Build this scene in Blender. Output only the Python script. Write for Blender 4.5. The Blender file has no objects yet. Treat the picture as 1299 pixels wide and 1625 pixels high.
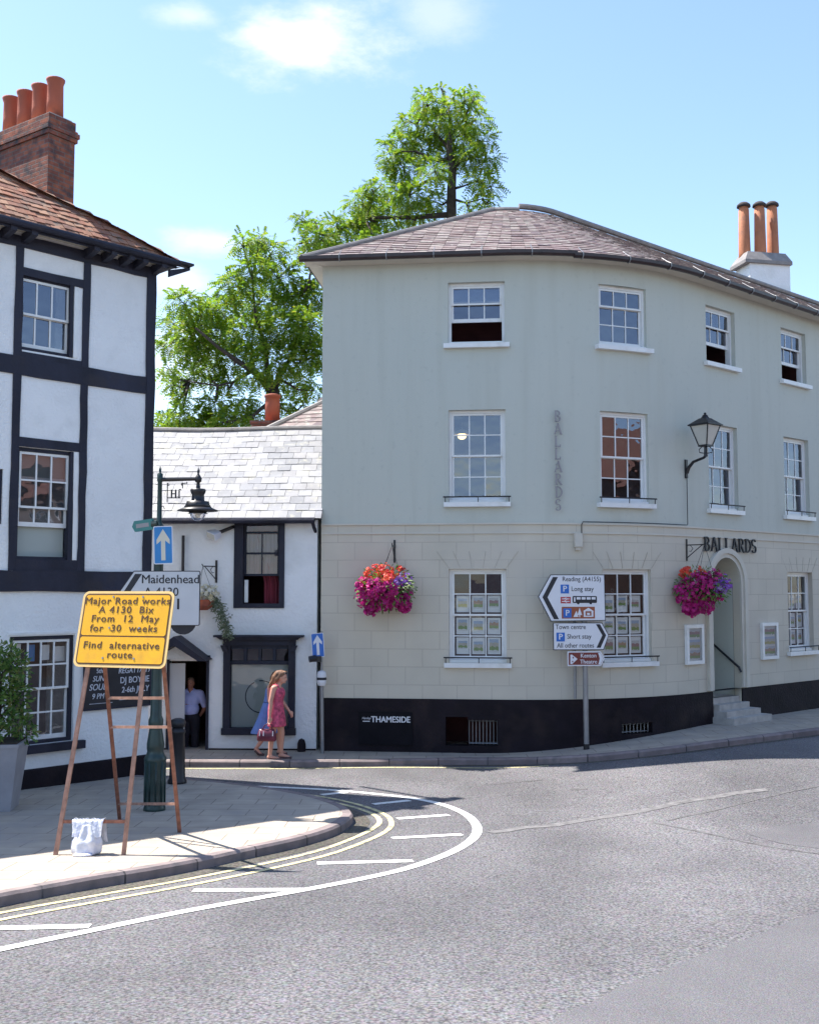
import bpy, bmesh, math, random
import numpy as np
from mathutils import Matrix, Vector, noise as mnoise
random.seed(7); np.random.seed(7)
R = math.radians
S = bpy.context.scene
COL = S.collection

# ------------------------------------------------------------------ camera, world, sun, exposure
F = 1700.0; W0, H0 = 1299.0, 1625.0; HOR = 935.0; EYE = 3.2
PITCH = math.atan((HOR - H0/2)/F)
cam = bpy.data.objects.new('camera', bpy.data.cameras.new('camera')); COL.objects.link(cam)
cam.data.sensor_fit = 'HORIZONTAL'; cam.data.sensor_width = 36; cam.data.lens = 36*F/W0
cam.data.clip_start = .1; cam.data.clip_end = 3000
cam.location = (0, 0, EYE); cam.rotation_euler = (math.pi/2 + PITCH, 0, 0)
S.camera = cam

SUN = Vector((-4.48, 1.75, 8.6)).normalized()
EXPO = 1.36
S.view_settings.view_transform = 'Standard'; S.view_settings.look = 'None'
S.view_settings.exposure = EXPO; S.view_settings.gamma = 1
S.cycles.use_denoising = True
S.cycles.max_bounces = 8; S.cycles.transparent_max_bounces = 16
S.cycles.caustics_reflective = False; S.cycles.caustics_refractive = False

def ray(px, py):                       # world direction through a photo pixel, scaled to forward distance 1
    cx = (px - W0/2)/F; cy = -(py - H0/2)/F
    c, s = math.cos(PITCH), math.sin(PITCH)
    d = Vector((cx, c - s*cy, s + c*cy))
    return d/d.y
def P(px, py, d): return Vector((0, 0, EYE)) + ray(px, py)*d

w = bpy.data.worlds.new('World'); S.world = w; w.use_nodes = True
nt = w.node_tree; nt.nodes.clear()
def N(t, **k):
    n = nt.nodes.new(t)
    for a, v in k.items(): setattr(n, a, v)
    return n
out = N('ShaderNodeOutputWorld'); bg = N('ShaderNodeBackground'); bg.inputs[1].default_value = .12
sky = N('ShaderNodeTexSky', sky_type='NISHITA', sun_disc=False)
sky.sun_elevation = math.asin(SUN.z); sky.sun_rotation = math.atan2(SUN.x, SUN.y)
sky.air_density = 1.0; sky.dust_density = .45; sky.ozone_density = 1.6; sky.altitude = 50
tc = N('ShaderNodeTexCoord')
nz = N('ShaderNodeTexNoise'); nz.inputs['Scale'].default_value = 9; nz.inputs['Detail'].default_value = 8; nz.inputs['Roughness'].default_value = .62
mp = N('ShaderNodeMapping'); mp.inputs['Scale'].default_value = (1, 1, 2.2)
nt.links.new(tc.outputs['Generated'], mp.inputs[0]); nt.links.new(mp.outputs[0], nz.inputs['Vector'])
acc = None
CLOUDS = [((490, 58), 135, 62, 1.0), ((300, 24), 60, 18, .5), ((700, 22), 80, 36, .35), ((345, 382), 70, 22, .7), ((270, 590), 90, 110, .45), ((280, 445), 50, 26, .6)]
for (px, py), rx, rz, amp in CLOUDS:
    d = ray(px, py).normalized()
    sub = N('ShaderNodeVectorMath', operation='SUBTRACT'); sub.inputs[1].default_value = d
    nt.links.new(tc.outputs['Generated'], sub.inputs[0])
    mul = N('ShaderNodeVectorMath', operation='MULTIPLY'); mul.inputs[1].default_value = (F/rx, F/rx, F/rz)
    nt.links.new(sub.outputs[0], mul.inputs[0])
    ln = N('ShaderNodeVectorMath', operation='LENGTH'); nt.links.new(mul.outputs[0], ln.inputs[0])
    a = N('ShaderNodeMath', operation='MULTIPLY_ADD'); a.inputs[1].default_value = 2.6; a.inputs[2].default_value = -1.3
    nt.links.new(nz.outputs['Fac'], a.inputs[0])
    b = N('ShaderNodeMath', operation='SUBTRACT'); nt.links.new(a.outputs[0], b.inputs[0]); nt.links.new(ln.outputs['Value'], b.inputs[1])
    mr = N('ShaderNodeMapRange', interpolation_type='SMOOTHSTEP'); mr.inputs[1].default_value = -1.25; mr.inputs[2].default_value = -.1; mr.inputs[4].default_value = amp
    nt.links.new(b.outputs[0], mr.inputs[0])
    if acc is None: acc = mr.outputs[0]
    else:
        mx = N('ShaderNodeMath', operation='MAXIMUM'); nt.links.new(acc, mx.inputs[0]); nt.links.new(mr.outputs[0], mx.inputs[1]); acc = mx.outputs[0]
mixc = N('ShaderNodeMixRGB'); mixc.inputs[2].default_value = (4.2, 4.25, 4.3, 1)
nt.links.new(acc, mixc.inputs[0]); nt.links.new(sky.outputs[0], mixc.inputs[1])
nt.links.new(mixc.outputs[0], bg.inputs[0]); nt.links.new(bg.outputs[0], out.inputs[0])

sl = bpy.data.lights.new('sun', 'SUN'); sl.energy = 4.5; sl.angle = R(.5); sl.color = (1, .95, .87)
so = bpy.data.objects.new('sun', sl); COL.objects.link(so)
so.rotation_euler = SUN.to_track_quat('Z', 'Y').to_euler(); so.location = (-20, 10, 40)

# ------------------------------------------------------------------ materials
def new_mat(name):
    m = bpy.data.materials.new(name); m.use_nodes = True
    t = m.node_tree; b = t.nodes['Principled BSDF']
    return m, t, b
def nd(t, typ, **k):
    n = t.nodes.new(typ)
    for a, v in k.items(): setattr(n, a, v)
    return n
def rgba(c): return (c[0], c[1], c[2], 1)
def mixer(t, fac, a, b, mode='MIX'):
    n = nd(t, 'ShaderNodeMixRGB', blend_type=mode)
    for i, v in ((0, fac), (1, a), (2, b)):
        if isinstance(v, (tuple, list)): n.inputs[i].default_value = rgba(v)
        elif isinstance(v, (int, float)): n.inputs[i].default_value = v
        else: t.links.new(v, n.inputs[i])
    return n.outputs[0]
def noise_fac(t, scale, detail=4, lo=.3, hi=.7, coord='Object', stretch=None):
    c = nd(t, 'ShaderNodeTexCoord'); n = nd(t, 'ShaderNodeTexNoise')
    n.inputs['Scale'].default_value = scale; n.inputs['Detail'].default_value = detail
    src = c.outputs[coord]
    if stretch:
        m = nd(t, 'ShaderNodeMapping'); m.inputs['Scale'].default_value = stretch; t.links.new(src, m.inputs[0]); src = m.outputs[0]
    t.links.new(src, n.inputs['Vector'])
    r = nd(t, 'ShaderNodeMapRange'); r.inputs[1].default_value = lo; r.inputs[2].default_value = hi
    t.links.new(n.outputs['Fac'], r.inputs[0]); return r.outputs[0]
def bump(t, b, h, strength=.3, dist=.01):
    n = nd(t, 'ShaderNodeBump'); n.inputs['Strength'].default_value = strength; n.inputs['Distance'].default_value = dist
    t.links.new(h, n.inputs['Height']); t.links.new(n.outputs[0], b.inputs['Normal'])
def pm(name, col, rough=.7, var=.15, vs=3, bs=None, bstr=.3, bdist=.01, metal=0, spec=.5, stretch=None, dirt=None):
    m, t, b = new_mat(name)
    f = noise_fac(t, vs, 5, stretch=stretch)
    c = mixer(t, f, [x*(1-var) for x in col], [min(1, x*(1+var)) for x in col])
    if dirt:
        c = mixer(t, noise_fac(t, dirt[1], 6, .52, .75), c, dirt[0])
    t.links.new(c, b.inputs['Base Color'])
    b.inputs['Roughness'].default_value = rough; b.inputs['Metallic'].default_value = metal
    b.inputs['Specular IOR Level'].default_value = spec
    if bs: bump(t, b, noise_fac(t, bs, 3), bstr, bdist)
    return m
def island(t, cols, var=None):
    g = nd(t, 'ShaderNodeNewGeometry'); r = nd(t, 'ShaderNodeValToRGB')
    e = r.color_ramp.elements
    while len(e) < len(cols): e.new(.5)
    for i, c in enumerate(cols): e[i].position = i/max(1, len(cols)-1); e[i].color = rgba(c)
    t.links.new(g.outputs['Random Per Island'], r.inputs[0]); return r.outputs[0]
def tile_mat(name, cols, rough=.6, vs=6, bs=40, moss=None, spec=.5):
    m, t, b = new_mat(name)
    c = mixer(t, noise_fac(t, vs, 5), island(t, cols), island(t, [[x*.75 for x in q] for q in cols]))
    if moss: c = mixer(t, noise_fac(t, moss[1], 6, .55, .7), c, moss[0])
    t.links.new(c, b.inputs['Base Color']); b.inputs['Roughness'].default_value = rough; b.inputs['Specular IOR Level'].default_value = spec
    bump(t, b, noise_fac(t, bs, 3), .25, .006); return m
def leaf_mat(name, cols, trans=.45):
    m, t, b = new_mat(name); c = island(t, cols)
    t.nodes.remove(b); d = nd(t, 'ShaderNodeBsdfDiffuse'); tr = nd(t, 'ShaderNodeBsdfTranslucent'); mx = nd(t, 'ShaderNodeMixShader')
    g = nd(t, 'ShaderNodeBsdfGlossy'); g.inputs['Roughness'].default_value = .5; mx2 = nd(t, 'ShaderNodeMixShader'); mx2.inputs[0].default_value = .03
    t.links.new(c, d.inputs[0]); t.links.new(c, tr.inputs[0]); mx.inputs[0].default_value = trans
    t.links.new(d.outputs[0], mx.inputs[1]); t.links.new(tr.outputs[0], mx.inputs[2])
    t.links.new(mx.outputs[0], mx2.inputs[1]); t.links.new(g.outputs[0], mx2.inputs[2])
    t.links.new(mx2.outputs[0], t.nodes['Material Output'].inputs[0]); return m
def glass_mat(name, refl=.2, tint=(.6, .62, .65), wob=.15):
    m, t, b = new_mat(name); t.nodes.remove(b)
    g = nd(t, 'ShaderNodeBsdfGlossy'); g.inputs['Roughness'].default_value = .02; g.inputs[0].default_value = (.8, .84, 1, 1)
    tr = nd(t, 'ShaderNodeBsdfTransparent'); tr.inputs[0].default_value = rgba(tint)
    lw = nd(t, 'ShaderNodeLayerWeight'); lw.inputs[0].default_value = .35
    ma = nd(t, 'ShaderNodeMath', operation='MULTIPLY_ADD'); ma.inputs[1].default_value = .7; ma.inputs[2].default_value = refl
    t.links.new(lw.outputs['Fresnel'], ma.inputs[0])
    mx = nd(t, 'ShaderNodeMixShader'); t.links.new(ma.outputs[0], mx.inputs[0]); t.links.new(tr.outputs[0], mx.inputs[1]); t.links.new(g.outputs[0], mx.inputs[2])
    n = nd(t, 'ShaderNodeBump'); n.inputs['Strength'].default_value = wob; n.inputs['Distance'].default_value = .02
    t.links.new(noise_fac(t, 2.5, 2), n.inputs['Height']); t.links.new(n.outputs[0], g.inputs['Normal'])
    t.links.new(mx.outputs[0], t.nodes['Material Output'].inputs[0]); return m
def brick_mat(name, c1, c2, mortar, w, h, ms, rough=.8, off=.5, coord='UV', bstr=.5, bdist=.008, noisev=.25, nscale=5, stain=None, fine=60, bias=0):
    m, t, b = new_mat(name); tcn = nd(t, 'ShaderNodeTexCoord'); k = nd(t, 'ShaderNodeTexBrick')
    k.offset = off; k.inputs['Scale'].default_value = 1; k.inputs['Brick Width'].default_value = w; k.inputs['Row Height'].default_value = h
    k.inputs['Mortar Size'].default_value = ms; k.inputs['Mortar Smooth'].default_value = .2; k.inputs['Bias'].default_value = bias
    k.inputs['Color1'].default_value = rgba(c1); k.inputs['Color2'].default_value = rgba(c2); k.inputs['Mortar'].default_value = rgba(mortar)
    t.links.new(tcn.outputs[coord], k.inputs['Vector'])
    c = mixer(t, noise_fac(t, nscale, 5), k.outputs['Color'], mixer(t, 1.0, k.outputs['Color'], (1-noisev,)*3, 'MULTIPLY'))
    if stain: c = mixer(t, noise_fac(t, stain[1], 6, .5, .72), c, stain[0])
    t.links.new(c, b.inputs['Base Color']); b.inputs['Roughness'].default_value = rough
    inv = nd(t, 'ShaderNodeMath', operation='SUBTRACT'); inv.inputs[0].default_value = 1; t.links.new(k.outputs['Fac'], inv.inputs[1])
    ad = nd(t, 'ShaderNodeMath', operation='MULTIPLY_ADD'); ad.inputs[1].default_value = .25
    t.links.new(noise_fac(t, fine, 3), ad.inputs[0]); t.links.new(inv.outputs[0], ad.inputs[2])
    bump(t, b, ad.outputs[0], bstr, bdist); return m

def asphalt(name, dark, light, scale=55, patch=.25, seed=0):
    m, t, b = new_mat(name)
    f = noise_fac(t, scale, 3, .33, .68)
    c = mixer(t, f, dark, light)
    vor = nd(t, 'ShaderNodeTexVoronoi'); vor.inputs['Scale'].default_value = scale*.9
    tcn = nd(t, 'ShaderNodeTexCoord'); t.links.new(tcn.outputs['Object'], vor.inputs['Vector'])
    c = mixer(t, .12, c, vor.outputs['Color'], 'SOFT_LIGHT')
    c2 = mixer(t, noise_fac(t, .45, 6, .35, .65, stretch=(1, .5, 1)), (1-patch,)*3, (1+patch*.2, 1+patch*.18, 1+patch*.15))
    c = mixer(t, 1.0, c, c2, 'MULTIPLY')
    c = mixer(t, noise_fac(t, 1.1, 9, .45, .85), c, mixer(t, 1.0, c, (.78, .77, .78), 'MULTIPLY'))
    t.links.new(c, b.inputs['Base Color']); b.inputs['Roughness'].default_value = .8
    bump(t, b, noise_fac(t, scale*1.1, 3), .55, .012); return m

M = {}
M['asphalt'] = asphalt('asphalt', (.045, .043, .048), (.218, .209, .220), 42, .34)
M['asphalt_smooth'] = asphalt('smooth_asphalt', (.097, .093, .100), (.166, .160, .170), 80, .25)
M['seam'] = pm('pale_seam', (.15, .143, .145), .9, .35, 9, 60, .5)
M['seam_dark'] = pm('tar_seam', (.105, .10, .102), .8, .3, 9)
def worn_paint(name, col, lo, hi, under=(.16, .155, .15)):
    m, t, b = new_mat(name)
    f = noise_fac(t, 13, 8, lo, hi)
    c = mixer(t, f, mixer(t, noise_fac(t, 4, 5), col, [x*.85 for x in col]), under)
    t.links.new(c, b.inputs['Base Color']); b.inputs['Roughness'].default_value = .7
    bump(t, b, noise_fac(t, 60, 3), .4, .006); return m
M['white_paint'] = worn_paint('road_white', (.75, .75, .73), .6, .72)
M['yellow_paint'] = worn_paint('road_yellow', (.62, .55, .30), .5, .7)
M['paving'] = brick_mat('paving', (.45, .385, .31), (.41, .35, .29), (.19, .155, .13), .62, .45, .007, .85, .5, 'Object', .4, .006, .25, 2.5, ((.31, .275, .245), 1.7))
M['kerb'] = brick_mat('kerb_stone', (.30, .24, .23), (.23, .18, .18), (.06, .05, .05), .9, 3, .012, .8, 0, 'UV', .4, .01, .35, 4, ((.15, .13, .13), 5))
def streaked(name, col, streak, pale):
    m, t, b = new_mat(name)
    c = mixer(t, noise_fac(t, .55, 5, .35, .65), col, pale)
    c = mixer(t, noise_fac(t, 1.0, 6, .50, .80, stretch=(3.5, 3.5, .22)), c, streak)
    c = mixer(t, noise_fac(t, 9, 6, .60, .85), c, [x*.88 for x in col])
    t.links.new(c, b.inputs['Base Color']); b.inputs['Roughness'].default_value = .85
    bump(t, b, noise_fac(t, 40, 4), .22, .006); return m
M['plaster'] = streaked('painted_plaster', (.52, .537, .478), (.49, .50, .435), (.54, .55, .485))
M['plaster_old'] = pm('painted_plaster', (.475, .465, .405), .85, .05, .7, 45, .18, .006, stretch=(1, 1, .35), dirt=((.44, .43, .38), .9))
M['ashlar'] = brick_mat('ashlar_render', (.64, .58, .475), (.605, .555, .455), (.50, .445, .365), .66, .342, .0075, .85, .5, 'UV', .35, .008, .10, 1.3, ((.57, .52, .44), .8), 50)
M['joint'] = pm('joint_mortar', (.42, .37, .30), .9, .1)  # mortar colour of the voussoir joint strips
M['cornice'] = pm('painted_moulding', (.60, .56, .48), .8, .06, 2, 40, .1)
M['plinth'] = pm('black_plinth', (.012, .008, .012), .7, .4, 2.5, 25, .4, .01, spec=.2, dirt=((.03, .02, .02), 1.7))
M['white_wall'] = pm('white_render', (.83, .83, .83), .85, .04, 1.2, 16, .5, .015, dirt=((.68, .68, .66), 1.1))
M['pub_wall'] = pm('white_roughcast', (.82, .82, .82), .9, .04, 1.0, 24, .5, .015, dirt=((.75, .75, .75), 2.6))
M['timber'] = pm('black_timber', (.021, .022, .038), .6, .4, 2, 18, .4, .01, spec=.3, stretch=(1, 1, .3), dirt=((.035, .030, .036), 2.2))
M['white_gloss'] = pm('white_gloss_paint', (.78, .78, .77), .35, .04, 4, dirt=((.66, .65, .62), 3))
M['cream_gloss'] = pm('cream_paint', (.66, .58, .46), .45, .05, 4)
M['glass'] = glass_mat('window_glass', .13)
M['glass_clear'] = glass_mat('shop_glass', .03, (.96, .97, .97), .08)
M['dark_room'] = pm('dark_interior', (.05, .042, .045), .9, .3, 2)
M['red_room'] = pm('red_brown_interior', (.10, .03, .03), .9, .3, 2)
M['slate'] = tile_mat('purple_slate', [(.18, .115, .115), (.30, .235, .215), (.14, .095, .105), (.34, .29, .265), (.22, .15, .145), (.27, .195, .18)], .55, 5, 30, ((.33, .31, .27), 7))
M['slate_pale'] = tile_mat('grey_slate', [(.22, .225, .25), (.29, .29, .31), (.19, .195, .215), (.26, .255, .27), (.33, .33, .34)], .55, 4, 30, ((.30, .29, .25), 5), .38)
M['tile'] = tile_mat('clay_tile', [(.31, .115, .06), (.22, .08, .05), (.35, .16, .09), (.16, .07, .05), (.38, .20, .12), (.26, .10, .06)], .8, 9, 40, ((.16, .12, .09), 6))
M['lead'] = pm('lead_flashing', (.22, .20, .19), .55, .2, 5, 20, .2)
M['roof_under'] = pm('roof_underlay', (.06, .05, .05), .9, .1)
M['gutter'] = pm('black_gutter', (.035, .022, .024), .4, .3, 5)
M['grey_metal'] = pm('grey_metal', (.28, .28, .29), .45, .12, 6, metal=.6)
M['brick'] = brick_mat('old_brick', (.42, .125, .06), (.22, .07, .05), (.20, .16, .14), .225, .075, .008, .85, .5, 'UV', .6, .01, .45, 7, ((.045, .035, .04), 4.5))
M['brick_dull'] = brick_mat('weathered_brick', (.24, .15, .11), (.17, .11, .09), (.25, .22, .19), .225, .075, .008)
M['terracotta'] = pm('terracotta', (.40, .10, .05), .75, .22, 3, 30, .15, stretch=(1, 1, .4), dirt=((.14, .06, .05), 3))
M['terracotta_b'] = pm('orange_terracotta', (.46, .17, .08), .75, .25, 3, 30, .15, stretch=(1, 1, .4), dirt=((.2, .1, .07), 2.5))
M['soot'] = pm('sooty_rim', (.05, .04, .04), .9, .3)
M['plate'] = pm('black_enamel', (.008, .007, .010), .75, .3, 4, spec=.15)
M['iron'] = pm('black_iron', (.013, .012, .015), .42, .3, 8)
M['lamp_green'] = pm('dark_green_paint', (.012, .034, .032), .35, .35, 5, 20, .15)
M['sign_grey'] = pm('grey_sign_face', (.52, .53, .56), .45, .04, 3)
M['sign_white'] = pm('white_sign_face', (.72, .72, .76), .4, .03, 3)
M['sign_black'] = pm('sign_black', (.012, .012, .02), .5, .1)
M['sign_blue'] = pm('sign_blue', (.015, .13, .50), .4, .05)
M['sign_blue_b'] = pm('sign_blue_faded', (.02, .20, .50), .4, .08)
M['sign_cream'] = pm('sign_arrow_cream', (.62, .58, .48), .5, .05)
M['sign_red'] = pm('sign_red', (.45, .03, .04), .45, .05)
M['sign_brown'] = pm('sign_brown', (.17, .025, .02), .45, .1)
M['sign_brown_b'] = pm('sign_brown_panel', (.30, .075, .03), .45, .1)
M['sign_yellow'] = pm('road_sign_orange', (.86, .425, .006), .45, .07, 3, dirt=((.66, .33, .02), 6))
M['sign_ink'] = pm('sign_brown_ink', (.10, .045, .015), .6, .1)
M['sign_edge'] = pm('pale_orange_edge', (.88, .58, .22), .5, .05)
M['rust'] = pm('rusty_steel', (.24, .10, .065), .75, .35, 12, 60, .3)
M['rust_pale'] = pm('worn_steel', (.33, .18, .13), .6, .3, 12)
M['chalkboard'] = pm('chalkboard', (.022, .02, .024), .7, .3, 3)
M['chalk'] = pm('chalk', (.55, .56, .62), .9, .2, 20)
M['plastic'] = pm('white_plastic_bag', (.66, .67, .72), .4, .10, 6, 14, .4, .02, dirt=((.36, .40, .58), 7))
M['green_sign'] = pm('green_fingerpost', (.04, .20, .19), .4, .1)
M['pale_letter'] = pm('grey_metal_letter', (.30, .28, .29), .45, .1)
M['lampglass'] = pm('milky_lantern_glass', (.55, .53, .47), .15, .06, 4)
M['clear_dome'] = glass_mat('clear_dome', .12, (.95, .95, .95), 0)
M['planter'] = pm('grey_planter', (.30, .29, .31), .8, .12, 3, 30, .2)
M['soil'] = pm('soil', (.03, .022, .016), .95, .3)
M['bark'] = pm('bark', (.055, .042, .035), .9, .35, 5, 14, .6, .03)
M['skin'] = pm('skin', (.62, .31, .22), .55, .06, 12)
M['skin_b'] = pm('tanned_skin', (.42, .17, .11), .55, .06, 12)
M['hair'] = pm('brown_hair', (.20, .095, .05), .6, .45, 30, 60, .5, stretch=(1, 1, .3))
M['hair_b'] = pm('short_hair', (.16, .09, .06), .7, .3, 30)
M['dress'] = pm('floral_dress', (.52, .075, .14), .8, .55, 16, 40, .3)
M['skirt'] = pm('blue_skirt', (.13, .22, .52), .85, .15, 6, 30, .2)
M['shirt'] = pm('lilac_shirt', (.52, .53, .86), .85, .1, 6, 30, .3)
M['trousers'] = pm('dark_trousers', (.018, .014, .022), .85, .2, 6)
M['leather'] = pm('burgundy_leather', (.13, .016, .04), .4, .3, 10)
M['sandal'] = pm('sandal', (.10, .05, .05), .6, .2)
M['door'] = pm('brown_door', (.10, .03, .014), .55, .35, 5, 20, .2, stretch=(3, 3, .5))
M['stone_step'] = pm('stone_step', (.42, .39, .36), .85, .2, 5, 30, .3)
M['curtain'] = pm('red_curtain', (.22, .03, .05), .9, .3, 5, stretch=(4, 4, .3))
M['blind'] = pm('frosted_blind', (.40, .43, .40), .8, .06, 1.5)
M['card'] = pm('white_card', (.85, .86, .86), .5, .03)
M['bulb'] = None
m, t, b = new_mat('lit_bulb'); b.inputs['Emission Color'].default_value = (1, .72, .3, 1); b.inputs['Emission Strength'].default_value = 1.6; M['bulb'] = m
M['fl_red'] = leaf_mat('red_petal', [(.75, .06, .04), (.85, .14, .06), (.65, .03, .06), (.85, .20, .12)], .3)
M['fl_mag'] = leaf_mat('magenta_petal', [(.42, .01, .16), (.60, .02, .25), (.30, .005, .13), (.70, .05, .32)], .3)
M['fl_pur'] = leaf_mat('purple_petal', [(.30, .10, .55), (.40, .20, .66), (.22, .06, .42), (.55, .38, .75)], .3)
M['fl_white'] = leaf_mat('white_petal', [(.75, .70, .55), (.8, .78, .7), (.7, .6, .3)], .3)
M['leaf_b'] = leaf_mat('basket_leaf', [(.07, .16, .03), (.12, .22, .04), (.18, .24, .05)], .35)
M['leaf_trail'] = leaf_mat('trailing_leaf', [(.20, .24, .15), (.14, .18, .10), (.30, .32, .22)], .35)
M['leaf_l'] = leaf_mat('locust_leaf', [(.12, .23, .016), (.19, .34, .022), (.085, .17, .014), (.30, .40, .03), (.15, .28, .02), (.36, .37, .04)], .6)
M['leaf_d'] = leaf_mat('far_leaf', [(.05, .10, .02), (.09, .16, .03), (.13, .19, .04)], .4)
M['leaf_s'] = leaf_mat('shrub_leaf', [(.045, .11, .02), (.08, .17, .03), (.14, .24, .06), (.20, .20, .06)], .3)

# ------------------------------------------------------------------ mesh helpers
LOC = {}
class MB:
    def __init__(s, T=None): s.v = []; s.f = []; s.uv = []; s.T = T or Matrix(); s.mi = []; s.cur = 0
    def add(s, vs, fs, uvs=None):
        n = len(s.v); s.v += [s.T @ Vector(p) for p in vs]
        for i, f in enumerate(fs):
            s.f.append([n+k for k in f]); s.mi.append(s.cur)
            s.uv.append(uvs[i] if uvs else None)
    def quad(s, a, b, c, d, uv=None): s.add([a, b, c, d], [(0, 1, 2, 3)], [uv] if uv else None)
    def box(s, x0, x1, y0, y1, z0, z1):
        v = [(x, y, z) for z in (z0, z1) for y in (y0, y1) for x in (x0, x1)]
        s.add(v, [(0, 2, 3, 1), (4, 5, 7, 6), (0, 1, 5, 4), (2, 6, 7, 3), (0, 4, 6, 2), (1, 3, 7, 5)],
              [[(v[i][0]+v[i][1], v[i][2]) for i in f] for f in [(0, 2, 3, 1), (4, 5, 7, 6), (0, 1, 5, 4), (2, 6, 7, 3), (0, 4, 6, 2), (1, 3, 7, 5)]])
    def prism(s, pts, y0, y1):          # polygon in local xz (anticlockwise from the front), front face at y0
        n = len(pts)
        s.add([(p[0], y0, p[1]) for p in pts] + [(p[0], y1, p[1]) for p in pts],
              [tuple(range(n)), tuple(range(2*n-1, n-1, -1))] + [(i, i+n, (i+1) % n+n, (i+1) % n) for i in range(n)])
    def tube(s, pts, rad, n=8, cap=True):
        pts = [Vector(p) for p in pts]
        if not isinstance(rad, (list, tuple)): rad = [rad]*len(pts)
        vs = []; prev = None
        for i, p in enumerate(pts):
            d = (pts[min(i+1, len(pts)-1)] - pts[max(i-1, 0)]).normalized()
            if prev is None: a = d.orthogonal().normalized()
            else:
                a = prev - d*prev.dot(d)
                a = a.normalized() if a.length > 1e-5 else d.orthogonal().normalized()
            prev = a; b = d.cross(a)
            for k in range(n):
                an = 2*math.pi*k/n; vs.append(p + (a*math.cos(an) + b*math.sin(an))*rad[i])
        fs = [(i*n+k, i*n+(k+1) % n, (i+1)*n+(k+1) % n, (i+1)*n+k) for i in range(len(pts)-1) for k in range(n)]
        if cap: fs += [tuple(range(n-1, -1, -1)), tuple(range((len(pts)-1)*n, len(pts)*n))]
        s.add(vs, fs)
    def lathe(s, prof, c=(0, 0, 0), n=24, sq=None):
        vs = [(c[0]+r*math.cos(2*math.pi*k/n), c[1]+r*math.sin(2*math.pi*k/n), c[2]+z) for r, z in prof for k in range(n)]
        fs = [(i*n+k, i*n+(k+1) % n, (i+1)*n+(k+1) % n, (i+1)*n+k) for i in range(len(prof)-1) for k in range(n)]
        fs += [tuple(range(n-1, -1, -1)), tuple(range((len(prof)-1)*n, len(prof)*n))]
        s.add(vs, fs)
    def ellip(s, c, r, n=12, m=8, rot=None):
        c = Vector(c); vs = []
        for i in range(m+1):
            th = math.pi*i/m
            for k in range(n):
                ph = 2*math.pi*k/n
                q = Vector((r[0]*math.sin(th)*math.cos(ph), r[1]*math.sin(th)*math.sin(ph), -r[2]*math.cos(th)))
                vs.append(c + (rot @ q if rot else q))
        s.add(vs, [(i*n+k, i*n+(k+1) % n, (i+1)*n+(k+1) % n, (i+1)*n+k) for i in range(m) for k in range(n)])
    def build(s, name, mat, parent=None, smooth=False, base=None):
        vs = s.v
        lo = Vector([min(v[i] for v in vs) for i in range(3)]); hi = Vector([max(v[i] for v in vs) for i in range(3)])
        c = base if base is not None else Vector(((lo.x+hi.x)/2, (lo.y+hi.y)/2, lo.z))
        c = Vector(c)
        me = bpy.data.meshes.new(name); me.from_pydata([tuple(v-c) for v in vs], [], s.f)
        for mm in (mat if isinstance(mat, list) else [mat]): me.materials.append(mm)
        if isinstance(mat, list): me.polygons.foreach_set('material_index', s.mi)
        if any(u for u in s.uv):
            l = me.uv_layers.new(name='UVMap'); k = 0
            for u, f in zip(s.uv, s.f):
                for j in range(len(f)):
                    l.data[k].uv = u[j] if u else (0, 0); k += 1
        if smooth: me.polygons.foreach_set('use_smooth', [True]*len(me.polygons))
        me.validate(); me.update()
        return link(me, name, c, parent)
def link(me, name, c, parent):
    o = bpy.data.objects.new(name, me); COL.objects.link(o)
    if parent is not None: o.parent = parent; o.location = Vector(c) - LOC[parent.name]
    else: o.location = c
    LOC[o.name] = Vector(c); return o
def tag(o, label, cat, group=None):
    o['label'] = label; o['category'] = cat
    if group: o['group'] = group
    return o
def thing(name, loc, label, cat, group=None):
    o = bpy.data.objects.new(name, None); COL.objects.link(o); o.location = loc; o.empty_display_size = .3
    LOC[o.name] = Vector(loc); return tag(o, label, cat, group)
def struct(o, kind='structure'): o['kind'] = kind; return o

TXT = Matrix(((1, 0, 0, 0), (0, 0, -1, 0), (0, 1, 0, 0), (0, 0, 0, 1)))
def text_mb(mb, T, body, x, z, size, y=-.004, ext=.001, align='CENTER', shear=0, bold=0, sx=1.0, space=1.0):
    cu = bpy.data.curves.new('t', 'FONT'); cu.body = body; cu.size = size; cu.extrude = ext; cu.align_x = align; cu.align_y = 'CENTER'
    cu.shear = shear; cu.space_character = space; cu.resolution_u = 3
    ob = bpy.data.objects.new('t', cu); me = bpy.data.meshes.new_from_object(ob)
    old = mb.T                         # heavier strokes: the same outline again, a hair to each side
    for i, (dx, dz_) in enumerate([(0, 0)] if not bold else [(-bold*.7, 0), (bold*.7, 0), (0, bold*.6)]):
        mb.T = T @ Matrix.Translation((x+dx, y-.0005*i, z+dz_)) @ TXT @ Matrix.Diagonal((sx, 1, 1, 1))
        mb.add([v.co.copy() for v in me.vertices], [tuple(p.vertices) for p in me.polygons])
    mb.T = old
    bpy.data.objects.remove(ob); bpy.data.meshes.remove(me); bpy.data.curves.remove(cu)
def rrect(x0, x1, z0, z1, r, n=4):
    p = []
    for cx, cz, a0 in ((x1-r, z0+r, -90), (x1-r, z1-r, 0), (x0+r, z1-r, 90), (x0+r, z0+r, 180)):
        for i in range(n+1):
            a = R(a0 + 90*i/n); p.append((cx + r*math.cos(a), cz + r*math.sin(a)))
    return p
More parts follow.
